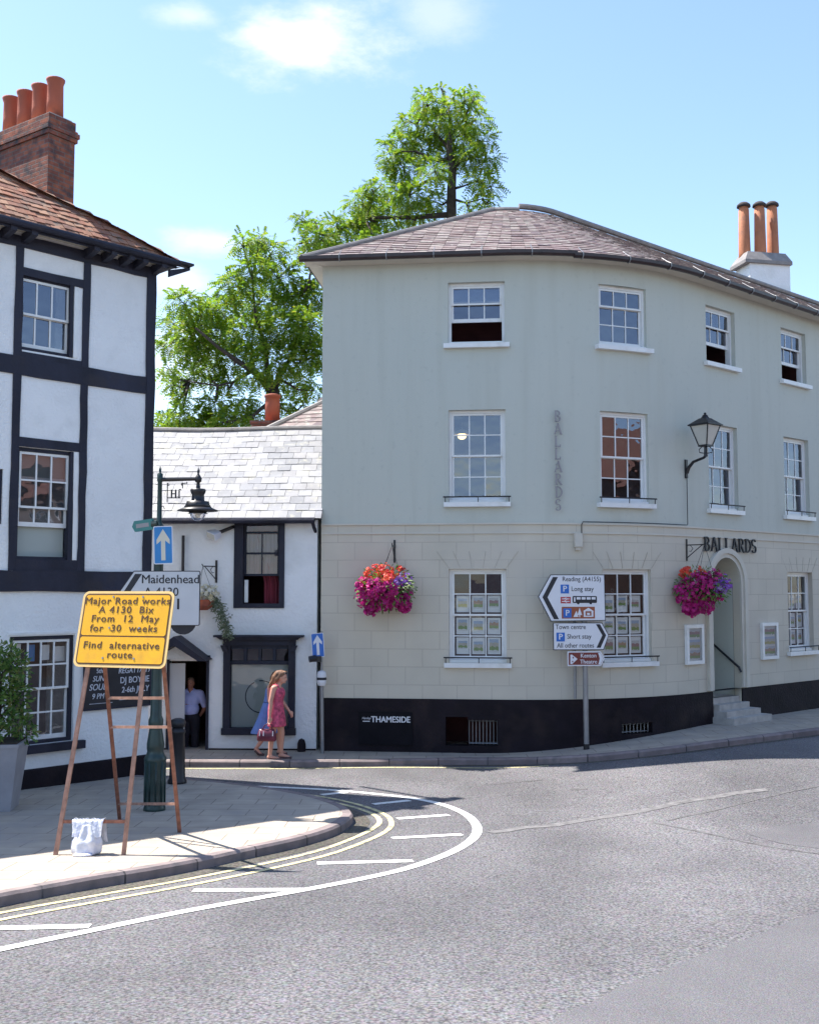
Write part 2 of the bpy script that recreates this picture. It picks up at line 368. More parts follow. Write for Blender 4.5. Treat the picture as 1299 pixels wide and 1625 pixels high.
# thick-and-thin serif letters, drawn as strokes in a 0..1 box: (x0,z0,x1,z1,thickness)
def arcs(cx, cz, rx, rz, a0, a1, th, n=7):
    o = []
    for i in range(n):
        p, q = R(a0+(a1-a0)*i/n), R(a0+(a1-a0)*(i+1)/n)
        o.append((cx+rx*math.cos(p), cz+rz*math.sin(p), cx+rx*math.cos(q), cz+rz*math.sin(q), th*(1-.40*abs(math.sin((p+q)/2)))))
    return o
LET = {
 'B': [(.14, 0, .14, 1, .15), (.02, .02, .3, .02, .05), (.02, .98, .3, .98, .05)] + arcs(.25, .76, .27, .23, 90, -90, .15) + arcs(.25, .27, .33, .26, 90, -90, .15),
 'A': [(.02, 0, .34, 1, .09), (.34, 1, .68, 0, .16), (.14, .33, .55, .33, .08), (-.06, .02, .14, .02, .05), (.54, .02, .78, .02, .05)],
 'L': [(.14, 0, .14, 1, .15), (.02, .98, .28, .98, .05), (.02, .05, .56, .05, .11), (.55, 0, .57, .24, .09)],
 'R': [(.14, 0, .14, 1, .15), (.02, .02, .28, .02, .05), (.02, .98, .3, .98, .05), (.3, .5, .66, 0, .15), (.58, .02, .74, .02, .05)] + arcs(.25, .75, .30, .24, 90, -90, .15),
 'D': [(.14, 0, .14, 1, .15), (.02, .02, .3, .02, .05), (.02, .98, .3, .98, .05)] + arcs(.22, .5, .46, .48, 90, -90, .16, 10),
 'S': arcs(.29, .75, .22, .24, 20, 270, .13, 9) + arcs(.29, .26, .24, .26, 90, -160, .14, 9),
}
def letter(mb, ch, x, z, h, y0, y1, wd=1.0):
    for (a, b, c, d, th) in LET[ch]:
        p = Vector((x+a*h*wd, z+b*h)); q = Vector((x+c*h*wd, z+d*h)); u = (q-p)
        if u.length < 1e-6: continue
        n = Vector((-u.y, u.x)).normalized()*th*h*.4
        mb.prism([tuple(p-n), tuple(q-n), tuple(q+n), tuple(p+n)], y0, y1)

# ------------------------------------------------------------------ ground: one sheet, road crowns up towards the bridge
def sstep(a, b, x):
    t = min(1, max(0, (x-a)/(b-a))); return t*t*(3-2*t)
def gz(x, y):
    h = .0042*max(0, 19.5-max(y, -4))**2
    return h + .36*sstep(1.2, 6.5, x)*sstep(12.5, 18.5, y)
def G(px, py, off=0):                  # point of the ground under a photo pixel
    r = ray(px, py); lo, hi = 1.0, 80.0
    for _ in range(60):
        m_ = (lo+hi)/2; p = Vector((0, 0, EYE)) + r*m_
        if p.z > gz(p.x, p.y)+off: lo = m_
        else: hi = m_
    p = Vector((0, 0, EYE)) + r*lo
    return Vector((p.x, p.y, gz(p.x, p.y)+off))
def axis(lo, hi, step, far):
    a = list(np.arange(lo, hi+1e-6, step)); d = step
    l, h = a[0], a[-1]
    pre, post = [], []
    while l > -far: d *= 1.7; l -= d; pre.append(l)
    d = step
    while h < far: d *= 1.7; h += d; post.append(h)
    return pre[::-1] + a + post
mb = MB(); xs = axis(-16, 24, .5, 900); ys = axis(-6, 36, .5, 900)
nx = len(xs)
mb.add([(x, y, gz(x, y)) for y in ys for x in xs], [(j*nx+i, j*nx+i+1, (j+1)*nx+i+1, (j+1)*nx+i) for j in range(len(ys)-1) for i in range(nx-1)])
struct(mb.build('road', M['asphalt'], smooth=True, base=(0, 0, 0)))

def drape(poly, off, name, mat, kind='structure', step=.45):
    bm = bmesh.new(); vs = [bm.verts.new((p[0], p[1], 0)) for p in poly]; f = bm.faces.new(vs)
    if f.normal.z < 0: f.normal_flip()
    bmesh.ops.triangulate(bm, faces=bm.faces[:])
    for ax in (0, 1):
        c = [v.co[ax] for v in bm.verts]; a = math.floor(min(c)/step)*step
        while a < max(c):
            a += step
            nrm = [0, 0, 0]; nrm[ax] = 1; co = [0, 0, 0]; co[ax] = a
            bmesh.ops.bisect_plane(bm, geom=bm.verts[:]+bm.edges[:]+bm.faces[:], plane_co=co, plane_no=nrm)
    bmesh.ops.recalc_face_normals(bm, faces=bm.faces[:])
    if sum(f.normal.z for f in bm.faces) < 0: bmesh.ops.reverse_faces(bm, faces=bm.faces[:])
    for v in bm.verts: v.co.z = gz(v.co.x, v.co.y)+off
    me = bpy.data.meshes.new(name); bm.to_mesh(me); bm.free(); me.materials.append(mat)
    o = bpy.data.objects.new(name, me); COL.objects.link(o); LOC[o.name] = Vector((0, 0, 0))
    return struct(o, kind)
def crom(pts, step=.15):
    pts = [Vector((p[0], p[1])) for p in pts]; o = []
    for i in range(len(pts)-1):
        p0 = pts[max(i-1, 0)]; p1 = pts[i]; p2 = pts[i+1]; p3 = pts[min(i+2, len(pts)-1)]
        n = max(1, int((p2-p1).length/step))
        for k in range(n):
            t = k/n
            o.append(.5*((2*p1) + (p2-p0)*t + (2*p0-5*p1+4*p2-p3)*t*t + (3*p1-p0-3*p2+p3)*t**3))
    return o + [pts[-1]]
def offset(line, d):                   # to the left of travel for d > 0
    o = []
    for i, p in enumerate(line):
        t = (line[min(i+1, len(line)-1)] - line[max(i-1, 0)]).normalized()
        o.append(p + Vector((-t.y, t.x))*d)
    return o
def jit(line, amp, fr=1.7):
    return [p + Vector((mnoise.noise(Vector((p.x*fr, p.y*fr, 1))), mnoise.noise(Vector((p.x*fr, p.y*fr, 9)))))*amp + Vector((mnoise.noise(Vector((p.x*9, p.y*9, 4))), mnoise.noise(Vector((p.x*9, p.y*9, 6)))))*amp*.4 for p in line]
def ribbon(mb, line, wd, off):
    a = offset(line, wd/2); b = offset(line, -wd/2); n = len(line)
    mb.add([(p.x, p.y, gz(p.x, p.y)+off) for p in b] + [(p.x, p.y, gz(p.x, p.y)+off) for p in a],
           [(i, i+1, n+i+1, n+i) for i in range(n-1)])
def px_line(pts, step=.15): return crom([G(*p) for p in pts], step)
KH = .11
def kerb(line, side, name):            # line = road edge; side=+1 when the pavement lies left of travel
    mb = MB(); a = line; b = offset(line, side*.025); c = offset(line, side*.14); n = len(line); L = 0; u = [0]
    for i in range(1, n): L += (line[i]-line[i-1]).length; u.append(L)
    jz = [.008*mnoise.noise(Vector((p.x*1.3, p.y*1.3, 3))) for p in a]
    rows = [[(p.x, p.y, gz(p.x, p.y)-.06) for p in a], [(p.x, p.y, gz(p.x, p.y)+KH-.025+j) for p, j in zip(a, jz)],
            [(p.x, p.y, gz(p.x, p.y)+KH+.004+j) for p, j in zip(b, jz)], [(p.x, p.y, gz(p.x, p.y)+KH+.004) for p in c], [(p.x, p.y, gz(p.x, p.y)-.06) for p in c]]
    vs = sum(rows, []); fs = []; uv = []
    for r in range(4):
        for i in range(n-1):
            f = (r*n+i, r*n+i+1, (r+1)*n+i+1, (r+1)*n+i); q = [(u[i], .2*r+.5), (u[i+1], .2*r+.5), (u[i+1], .2*r+.7), (u[i], .2*r+.7)]
            if side < 0: f = f[::-1]; q = q[::-1]
            fs.append(f[::-1] if side > 0 and False else f); uv.append(q)
    mb.add(vs, fs, uv); return struct(mb.build(name, M['kerb'])), c

# near-left pavement with its rounded corner
nk = [(-420, 1530), (-150, 1475), (0, 1440), (120, 1416), (280, 1388), (380, 1366), (470, 1346), (530, 1327), (556, 1311), (559, 1302), (545, 1290), (500, 1275), (440, 1263), (360, 1252), (280, 1245), (200, 1240)]
kl = px_line(nk); ko, kin = kerb(kl, 1, 'kerb')
far_left = [Vector((-12, kl[-1].y + .8)), Vector((-14, kl[0].y))]
drape([(p.x, p.y) for p in kin] + [(p.x, p.y) for p in far_left], KH, 'pavement', M['paving'])
# far pavement round the curved building
fk = [(60, 1219), (200, 1218), (300, 1217.5), (450, 1217.5), (560, 1217), (640, 1215.5), (760, 1214), (870, 1212.5), (960, 1207), (1065, 1196), (1180, 1181), (1299, 1166), (1420, 1154)]
fl = px_line(fk); _, fin = kerb(fl, 1, 'kerb')
drape([(p.x, p.y) for p in fin] + [(14, 30), (4, 27), (-6, 25.5), (-14, 24)], KH-.01, 'pavement', M['paving'])

# road markings (worn paint, 6 mm above the asphalt)
mb = MB()
ribbon(mb, px_line([(-260, 1563), (0, 1508), (130, 1481), (300, 1446), (500, 1410), (600, 1390), (655, 1376), (712, 1355), (745, 1336), (757, 1320), (752, 1305), (735, 1291), (700, 1277), (650, 1267), (590, 1260), (520, 1254), (440, 1250), (390, 1248)]), .125, .006)
struct(mb.build('white_line', M['white_paint']))
mb = MB()
for a, b in [((-40, 1475), (143, 1471)), ((306, 1414), (480, 1413)), ((503, 1371), (655, 1367)), ((622, 1331), (733, 1325)), ((630, 1300), (712, 1294)), ((592, 1277), (650, 1271)), ((510, 1262), (550, 1258))]:
    l = px_line([a, b], .2); ribbon(mb, l, .155 if a[1] > 1350 else .14, .0062)
struct(mb.build('road_hatching', M['white_paint']))
mb = MB()
for pts in ([(-250, 1512), (0, 1461), (160, 1431), (330, 1400), (500, 1363), (575, 1338), (612, 1320), (621, 1307), (610, 1293), (570, 1278), (510, 1265), (440, 1257), (390, 1253), (300, 1249)],
            [(-250, 1499), (0, 1450), (160, 1421), (330, 1390), (490, 1355), (560, 1331), (594, 1314), (602, 1304), (592, 1293), (555, 1280), (500, 1269), (440, 1260.5), (390, 1256.5), (300, 1252)],
            [(120, 1221), (300, 1220.5), (450, 1220.5), (640, 1218.5), (870, 1216)]):
    ribbon(mb, px_line(pts), .075, .006)
struct(mb.build('yellow_lines', M['yellow_paint']))
mb = MB()
ribbon(mb, offset(kl, -.13), .2, .003); ribbon(mb, offset(fl, -.08), .12, .003)
M['grime'] = asphalt('channel_grime', (.04, .036, .028), (.15, .135, .11), 30, .4)
struct(mb.build('kerb_channel', M['grime']))
# patches and seams
def pp(pts): return [G(*p) for p in pts]
drape(jit(crom(pp([(840, 1640), (935, 1590), (1020, 1552), (1130, 1512), (1230, 1473), (1310, 1445), (1460, 1392)]), .06), .05)+[Vector(q[:2]) for q in pp([(1700, 1440), (1500, 1800), (1000, 1760)])], .004, 'road_patch', M['asphalt_smooth'])
drape(jit(crom(pp([(1180, 1322), (1240, 1311), (1330, 1303), (1420, 1306), (1420, 1345), (1300, 1347), (1180, 1322)]), .06)[:-1], .08), .004, 'road_patch', M['asphalt_smooth'])
mb = MB()
ribbon(mb, jit(px_line([(775, 1322), (860, 1312), (960, 1297), (1060, 1279), (1150, 1262), (1215, 1253)], .06), .07), .17, .005)
struct(mb.build('road_seam', M['seam']))
mb = MB()
for pts, wd in (([(1040, 1306), (1130, 1325), (1200, 1340), (1299, 1356)], .05), ([(1060, 1303), (1170, 1277), (1299, 1247)], .04),
                ([(905, 1253), (930, 1252)], .12), ([(770, 1246), (860, 1238)], .03)):
    ribbon(mb, jit(px_line(pts, .06), .05), wd, .0045)
struct(mb.build('road_joint', M['seam_dark']))

# ------------------------------------------------------------------ walls along a plan path
class Path:
    def __init__(s, pts):
        s.p = [Vector(q) for q in pts]; s.L = [0]
        for i in range(1, len(s.p)): s.L.append(s.L[-1] + (s.p[i]-s.p[i-1]).length)
        s.t = [(s.p[i+1]-s.p[i]).normalized() for i in range(len(s.p)-1)]
        s.vt = [s.t[0]] + [(s.t[i-1]+s.t[i]).normalized() for i in range(1, len(s.t))] + [s.t[-1]]
    def at(s, q):
        n = len(s.t); i = 0
        while i < n-1 and q > s.L[i+1]: i += 1
        k = (q-s.L[i])/(s.L[i+1]-s.L[i])
        p = s.p[i] + s.t[i]*(q-s.L[i]); kk = min(1, max(0, k)); t = (s.vt[i]*(1-kk) + s.vt[i+1]*kk).normalized()
        return p, t
    def pt(s, q, off=0, z=0):
        p, t = s.at(q); return Vector((p.x + t.y*off, p.y - t.x*off, z))
    def frame(s, q, z=0, off=0):
        p, t = s.at(q); o = s.pt(q, off, z)
        return Matrix(((t.x, -t.y, 0, o.x), (t.y, t.x, 0, o.y), (0, 0, 1, o.z), (0, 0, 0, 1)))
    def hit(s, px, py):
        r = ray(px, py); best = None; n = len(s.t)
        for i in range(n):
            p, t = s.p[i], s.t[i]; det = t.x*r.y - t.y*r.x
            if abs(det) < 1e-9: continue
            k = (-p.x*r.y + p.y*r.x)/det; d = (t.x*p.y - t.y*p.x)/det
            lo = -1e9 if i == 0 else -1e-6; hi = 1e9 if i == n-1 else s.L[i+1]-s.L[i]+1e-6
            if lo <= k <= hi and d > 0 and (best is None or d < best[1]): best = (s.L[i]+k, d)
        return best[0], EYE + r.z*best[1]
def wall(mb, path, s0, s1, z0, z1, holes=(), off=0, reveal=.16, ds=.35, zr=None):
    ss = {s0, s1}; zs = {z0, z1}
    for a, b, c, d in holes: ss |= {a, b}; zs |= {c, d}
    ss = sorted(x for x in ss if s0 <= x <= s1); zs = sorted(x for x in zs if z0 <= x <= z1)
    full = []
    for a, b in zip(ss, ss[1:]):
        n = max(1, int((b-a)/ds)); full += [a+(b-a)*i/n for i in range(n)]
    full.append(ss[-1])
    for a, b in zip(full, full[1:]):
        for c, d in zip(zs, zs[1:]):
            m_, n_ = (a+b)/2, (c+d)/2
            if any(h[0] < m_ < h[1] and h[2] < n_ < h[3] for h in holes): continue
            mb.quad(path.pt(a, off, c), path.pt(b, off, c), path.pt(b, off, d), path.pt(a, off, d), [(a, c), (b, c), (b, d), (a, d)])
    for a, b, c, d in holes:
        o2 = off-reveal
        A, B = lambda z: path.pt(a, off, z), lambda z: path.pt(b, off, z); A2, B2 = lambda z: path.pt(a, o2, z), lambda z: path.pt(b, o2, z)
        for q in ((A(c), A(d), A2(d), A2(c)), (B(d), B(c), B2(c), B2(d)), (A(d), B(d), B2(d), A2(d)), (B(c), A(c), A2(c), B2(c))):
            mb.quad(*q, [(a+.1, d-.15)]*4)

def sash_window(parent, T, w, h, cols, rt, rb, open_=0, sill=True, rail=False, inset=.1, glass='glass', frame='white_gloss', sash='white_gloss', bar=.022, seed=0, sillw=.09, cards=False, split=None, arrow=None):
    rnd = random.Random(seed); fw = .055
    mb = MB(T); x0, x1 = -w/2+.001, w/2-.001
    for a, b, c, d in ((x0, x0+fw, 0.001, h-.001), (x1-fw, x1, .001, h-.001), (x0+fw, x1-fw, h-fw, h-.001), (x0+fw, x1-fw, .001, fw*.9)):
        mb.box(a, b, inset, inset+.12, c, d)
    win = mb.build('window', M[frame], parent)
    X0, X1, Z0, Z1 = x0+fw+.002, x1-fw-.002, fw*.9+.002, h-fw-.002
    H = Z1-Z0; zm = Z0 + H*(split if split is not None else rb/(rt+rb)); pane = MB(T)
    for nm, a, b, r, y in (('upper_sash', zm, Z1, rt, inset+.015), ('lower_sash', Z0, zm+.03, rb, inset+.06)):
        if nm == 'lower_sash': dz = open_*(zm-Z0); a += dz; b += dz
        sb = MB(T); st = .04
        sb.box(X0, X0+st, y, y+.04, a, b); sb.box(X1-st, X1, y, y+.04, a, b)
        bt = .035 if nm == 'upper_sash' else .07
        sb.box(X0+st, X1-st, y, y+.04, b-.04, b); sb.box(X0+st, X1-st, y, y+.04, a, a+bt)
        gx0, gx1, g0, g1 = X0+st, X1-st, a+bt, b-.04
        for i in range(1, cols):
            c = gx0+(gx1-gx0)*i/cols; sb.box(c-bar/2, c+bar/2, y+.004, y+.03, g0, g1)
        for i in range(1, r):
            c = g0+(g1-g0)*i/r; sb.box(gx0, gx1, y+.006, y+.028, c-bar/2, c+bar/2)
        sb.build(nm, M[sash], win)
        for i in range(cols):
            for j in range(r):
                a0, a1 = gx0+(gx1-gx0)*i/cols, gx0+(gx1-gx0)*(i+1)/cols; c0, c1 = g0+(g1-g0)*j/r, g0+(g1-g0)*(j+1)/r
                k1, k2 = rnd.uniform(-.003, .003), rnd.uniform(-.003, .003)
                pane.quad((a0, y+.018-k1-k2, c0), (a1, y+.018+k1-k2, c0), (a1, y+.018+k1+k2, c1), (a0, y+.018-k1+k2, c1))
                if cards is not False and not (nm == 'upper_sash' and j == r-1):
                    yc = inset+.115; m_ = .03
                    cb = MB(T); cb.box(a0+m_, a1-m_*.7, yc, yc+.006, c0+.03, c1-.03); cd = cb.build('display_card', M['card'], win)
                    pb = MB(T); wd = (a1-a0)-.13; zc0, zc1 = c0+.05+rnd.uniform(0, .09), c1-.06-rnd.uniform(0, .06)
                    pb.quad((a0+.065, yc-.003, zc0), (a1-.06, yc-.003, zc0), (a1-.06, yc-.003, zc1), (a0+.065, yc-.003, zc1), [(0, 0), (1, 0), (1, 1), (0, 1)])
                    cards.append((pb, win))
    pane.build('pane', M[glass], win)
    if sill:
        sb = MB(T); sb.box(-w/2-.09, w/2+.09, -.10, inset-.002, -sillw, -.002); sb.box(-w/2+.005, w/2-.005, inset-.06, inset+.02, -.001, .05)
        sb.build('sill', M['white_gloss'], win)
    if rail:
        rb_ = MB(T); z = .10
        rb_.tube([(-w/2-.10, -.09, z), (w/2+.10, -.09, z)], .014, 6)
        for x in (-w/2-.06, .02, w/2+.06): rb_.tube([(x, -.09, z), (x, -.085, -.02)], .009, 6)
        rb_.build('sill_rail', M['iron'], win)
    return win
PHOTO = []
for i, (a, b, c) in enumerate([((.38, .48, .62), (.50, .46, .38), (.22, .32, .10)), ((.50, .54, .60), (.46, .30, .20), (.30, .38, .14)), ((.42, .52, .68), (.52, .50, .46), (.48, .44, .16)), ((.58, .58, .58), (.36, .22, .22), (.24, .34, .14))]):
    m, t, bs = new_mat('house_photograph'); tcn = nd(t, 'ShaderNodeTexCoord'); sp = nd(t, 'ShaderNodeSeparateXYZ'); t.links.new(tcn.outputs['UV'], sp.inputs[0])
    nn = nd(t, 'ShaderNodeTexNoise'); nn.inputs['Scale'].default_value = 3.5+i; t.links.new(tcn.outputs['UV'], nn.inputs['Vector'])
    ad = nd(t, 'ShaderNodeMath', operation='MULTIPLY_ADD'); ad.inputs[1].default_value = .35; t.links.new(nn.outputs['Fac'], ad.inputs[0]); t.links.new(sp.outputs['Y'], ad.inputs[2])
    rp = nd(t, 'ShaderNodeValToRGB'); rp.color_ramp.interpolation = 'CONSTANT'; e = rp.color_ramp.elements
    e[0].position = 0; e[0].color = (.7, .7, .68, 1); e[1].position = .24; e[1].color = rgba(c); q = e.new(.45); q.color = rgba(b); q = e.new(.68); q.color = rgba(a)
    dv = nd(t, 'ShaderNodeMath', operation='MULTIPLY'); dv.inputs[1].default_value = .75; t.links.new(ad.outputs[0], dv.inputs[0])
    t.links.new(dv.outputs[0], rp.inputs[0]); t.links.new(rp.outputs[0], bs.inputs['Base Color']); bs.inputs['Roughness'].default_value = .4; PHOTO.append(m)

def tiles(mb, Sf, t0, t1, course, w, srange, thick=.018, jit=.004, seed=1, lap=1.25):
    rnd = random.Random(seed); row = 0; t = t0
    while t < t1-1e-6:
        a, b = srange(t); a2, b2 = srange(min(t1, t+course)); s = a - (w/2 if row % 2 else 0)
        tu = min(t1, t+course*lap)
        while s < b:
            p, q = max(s, a), min(s+w-.006, b)
            if q-p > .02:
                lo = thick*1.5 + rnd.uniform(-jit, jit); hi = rnd.uniform(0, jit); tt = t+rnd.uniform(-jit, jit)*1.5
                P0, P1, P2, P3 = Sf(p, tt), Sf(q, tt), Sf(max(min(q, b2+w*.3), p+.01), tu), Sf(p, tu)
                n = (P1-P0).cross(P3-P0).normalized()
                k = rnd.uniform(-jit, jit)*.5
                A, B, C, D = P0+n*(lo+k), P1+n*(lo-k), P2+n*hi, P3+n*hi
                mb.add([A, B, C, D, A-n*thick, B-n*thick, C-n*thick, D-n*thick], [(0, 1, 2, 3), (4, 5, 1, 0), (5, 6, 2, 1), (7, 4, 0, 3)])
            s += w
        t += course; row += 1
def sheet(mb, Sf, t0, t1, srange, n=24, m=4):
    g = []
    for j in range(m+1):
        t = t0+(t1-t0)*j/m; a, b = srange(t); g.append([Sf(a+(b-a)*i/n, t) for i in range(n+1)])
    vs = sum(g, []); k = n+1
    mb.add(vs, [(j*k+i, j*k+i+1, (j+1)*k+i+1, (j+1)*k+i) for j in range(m) for i in range(n)])

# ================================================================== the curved three-storey house
A0 = R(-6); A1 = R(41); L1 = 3.44; RAD = 5.35
p0 = Vector((-1.72, 20.9)); pts = [p0, p0 + Vector((math.cos(A0), math.sin(A0)))*L1]
c = pts[1] + Vector((-math.sin(A0), math.cos(A0)))*RAD
for i in range(1, 33):
    a = A0+(A1-A0)*i/32; pts.append(c + Vector((math.sin(a), -math.cos(a)))*RAD)
pts.append(pts[-1] + Vector((math.cos(A1), math.sin(A1)))*14)
BP = Path(pts); BL = BP.L[-1]
agent = thing('corner_building', (p0.x+3, p0.y+2, 0), 'three-storey cream rendered building with a curved front and purple slate roof', 'building')
ZE = BP.hit(757, 412)[1]
zc = lambda py: BP.hit(757, py)[1]
Z = dict(g0=zc(1052), g1=zc(903), f0=zc(797), f1=zc(650), s0=zc(545), s1=zc(447), pl=zc(1110), band0=zc(847), band1=zc(835))
cxs = {1: (711, 802), 2: (957, 1029), 3: (1126, 1169), 4: (1243, 1281)}
WW = 1.10; cs = {}
for k, (a, b) in cxs.items(): cs[k] = (BP.hit(a, 720)[0] + BP.hit(b, 720)[0])/2
cs[1] = BP.hit(756.5, 720)[0]; cs[2] = BP.hit(992, 720)[0]; cs[3] = BP.hit(1147, 720)[0]; cs[4] = BP.hit(1263, 720)[0]
cs[5] = cs[4] + (cs[4]-cs[3]); cs[6] = cs[5]+(cs[4]-cs[3])
holes_up = []; holes_g = []
for k in cs:
    a, b = cs[k]-WW/2, cs[k]+WW/2
    holes_up += [(a, b, Z['f0'], Z['f1']), (a, b, Z['s0'], Z['s1'])]
    if k != 3: holes_g.append((a, b, Z['g0'], Z['g1']))
ds_ = BP.hit(1150, 1000)[0] + .02; DW = 1.06; DZ0 = .95; DSP = BP.hit(1150, 925)[1]; DTOP = DSP + DW/2
holes_g.append((ds_-DW/2, ds_+DW/2, .3, DTOP))
mb = MB(); wall(mb, BP, 0, BL, Z['band1']+.06, ZE, holes_up)
k_ = Vector((BP.t[0].y*-1, BP.t[0].x)); bl = p0 + k_*9; t_end = BP.pt(BL, -7)
mb.quad((bl.x, bl.y, -.3), (p0.x, p0.y, -.3), (p0.x, p0.y, ZE), (bl.x, bl.y, ZE))
mb.quad(BP.pt(BL, 0, -.3), t_end + Vector((0, 0, -.3)), t_end + Vector((0, 0, ZE)), BP.pt(BL, 0, ZE))
mb.quad(t_end + Vector((0, 0, -.3)), (bl.x, bl.y, -.3), (bl.x, bl.y, ZE), t_end + Vector((0, 0, ZE)))
mb.build('upper_wall', M['plaster'], agent)
mb = MB(); wall(mb, BP, 0, BL, Z['pl'], Z['band1']+.06, [h for h in holes_g], off=.012)
# spandrels of the arched doorway
T = BP.frame(ds_, 0, .012)
mb2 = mb; old = mb2.T; mb2.T = T; n = 10
for sx in (-1, 1):
    arc = [(sx*DW/2*math.cos(math.pi/2*i/n), DSP + DW/2*math.sin(math.pi/2*i/n)) for i in range(n+1)]
    for i in range(n):
        (xa, za), (xb, zb) = arc[i], arc[i+1]
        q = [(xa, 0, za), (xa, 0, DTOP), (xb, 0, DTOP), (xb, 0, zb)]
        if sx < 0: q = q[::-1]
        q = q[::-1]
        mb2.quad(*q, [(ds_+v[0], v[2]) for v in q])
        mb2.quad((xa, 0, za), (xb, 0, zb), (xb, .9, zb), (xa, .9, za), [(0, .1)]*4)
mb2.T = old
mb.cur = 1
for k in cs:                           # voussoir joints over the ground-floor windows
    if k == 3: continue
    mb.T = BP.frame(cs[k], 0, .014); z0, z1 = Z['g1']+.02, Z['g1']+.34
    for i in range(6):
        xa = -WW/2 + WW*i/5; xb = xa*1.42
        mb.prism([(xa-.004, z0), (xa+.004, z0), (xb+.004, z1), (xb-.004, z1)], -.0015, .004)
mb.build('ground_floor_wall', [M['ashlar'], M['joint']], agent)
mb = MB(); bh = []
for a, b, c_, d_ in ((707, 742, 1138, 1183), (742, 790, 1143, 1183), (985, 1033, 1146, 1166)):
    s0, z0 = BP.hit(a, d_); s1, z1 = BP.hit(b, c_); bh.append((s0, s1, z0, z1))
wall(mb, BP, 0, BL, -.3, Z['pl']-.001, bh + [(ds_-DW/2-.02, ds_+DW/2+.02, -.2, Z['pl']-.002)], off=.03, reveal=.2); mb.build('plinth', M['plinth'], agent)
mb = MB()
for h in bh:
    T = BP.frame((h[0]+h[1])/2, h[2], -.1)
    w_ = (h[1]-h[0])/2
    if h is bh[0]: continue
    mb = MB(T)
    for zz in (.03, h[3]-h[2]-.03): mb.tube([(-w_+.02, 0, zz), (w_-.02, 0, zz)], .01, 5)
    for i in range(9): x = -w_+.02+(2*w_-.04)*i/8; mb.tube([(x, 0, .01), (x, 0, h[3]-h[2]-.01)], .012, 5)
    mb.build('basement_grille', M['grey_metal'], agent)
# string course: two thin mouldings
mb = MB()
def course(mb, path, s0, s1, z0, z1, o0, o1, ds=.3):
    n = max(1, int((s1-s0)/ds)); q = [s0+(s1-s0)*i/n for i in range(n+1)]
    for a, b in zip(q, q[1:]):
        f = lambda s, o, z: path.pt(s, o, z)
        mb.quad(f(a, o1, z0), f(b, o1, z0), f(b, o1, z1), f(a, o1, z1)); mb.quad(f(a, o1, z1), f(b, o1, z1), f(b, o0, z1), f(a, o0, z1)); mb.quad(f(a, o0, z0), f(b, o0, z0), f(b, o1, z0), f(a, o1, z0))
    for s in (s0, s1): mb.quad(path.pt(s, o0, z0), path.pt(s, o1, z0), path.pt(s, o1, z1), path.pt(s, o0, z1))
course(mb, BP, .002, BL-.01, Z['band0'], Z['band0']+.035, .0, .035); course(mb, BP, .002, BL-.01, Z['band1']+.03, Z['band1']+.065, 0, .04)
mb.build('string_course', M['cornice'], agent)
# windows
CARDS = []
opens = {1: .55, 2: 0, 3: .5, 4: .5, 5: 0, 6: 0}
for k in cs:
    sash_window(agent, BP.frame(cs[k], Z['s0']), WW, Z['s1']-Z['s0'], 3, 1, 2, opens[k], seed=k)
    sash_window(agent, BP.frame(cs[k], Z['f0']), WW, Z['f1']-Z['f0'], 3, 2, 2, 0, rail=True, seed=k+10)
    if k != 3: sash_window(agent, BP.frame(cs[k], Z['g0']), WW, Z['g1']-Z['g0'], 3, 2, 2, 0, rail=True, seed=k+20, glass='glass_clear', cards=CARDS if k < 5 else False)
CARDS_DONE = [pb.build('card_photograph', random.choice(PHOTO), win) for i, (pb, win) in enumerate(CARDS)]
# interior: dark rooms behind the glass
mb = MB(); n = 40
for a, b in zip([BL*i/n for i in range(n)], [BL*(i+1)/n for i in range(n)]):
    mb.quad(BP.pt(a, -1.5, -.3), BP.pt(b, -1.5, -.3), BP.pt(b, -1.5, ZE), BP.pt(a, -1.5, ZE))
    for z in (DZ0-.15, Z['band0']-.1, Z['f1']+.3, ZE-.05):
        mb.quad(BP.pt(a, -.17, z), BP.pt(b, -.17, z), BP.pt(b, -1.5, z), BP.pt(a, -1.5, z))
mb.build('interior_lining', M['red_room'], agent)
T = BP.frame(cs[1]-.33, Z['f1']-.42, -.8)
mb = MB(T); mb.lathe([(.01, .3), (.012, .1), (.16, .05), (.10, .14), (.02, .16)], (0, 0, 0), 12); lp = mb.build('lamp_shade', M['cream_gloss'], agent)
mb = MB(T); mb.ellip((0, 0, .02), (.09, .09, .07), 10, 6); mb.build('light_bulb', M['bulb'], lp)
# doorway: moulded arch, recess, door, steps, handrail
T = BP.frame(ds_, 0, .012); mb = MB(T); n = 14
r0, r1 = DW/2+.002, DW/2+.2
pth = [(r1, DSP)] ; outer = [(r1*math.cos(math.pi*i/n), DSP+r1*math.sin(math.pi*i/n)) for i in range(n+1)]; inner = [(r0*math.cos(math.pi*i/n), DSP+r0*math.sin(math.pi*i/n)) for i in range(n+1)]
outer = [(r1, Z['pl']+.02)] + outer + [(-r1, Z['pl']+.02)]; inner = [(r0, Z['pl']+.02)] + inner + [(-r0, Z['pl']+.02)]
for i in range(len(outer)-1):
    mb.prism([inner[i], outer[i], outer[i+1], inner[i+1]], -.05, -.001)
    ia = [tuple(Vector(inner[i])*.55+Vector(outer[i])*.45), outer[i], outer[i+1], tuple(Vector(inner[i+1])*.55+Vector(outer[i+1])*.45)]
    mb.prism(ia, -.085, -.052)
arch = mb.build('doorway_arch', M['cornice'], agent)
mb = MB(T)
for x in (-DW/2-.001, DW/2+.001): mb.quad((x, .17, .3), (x, 1.25, .3), (x, 1.25, DTOP), (x, .17, DTOP))
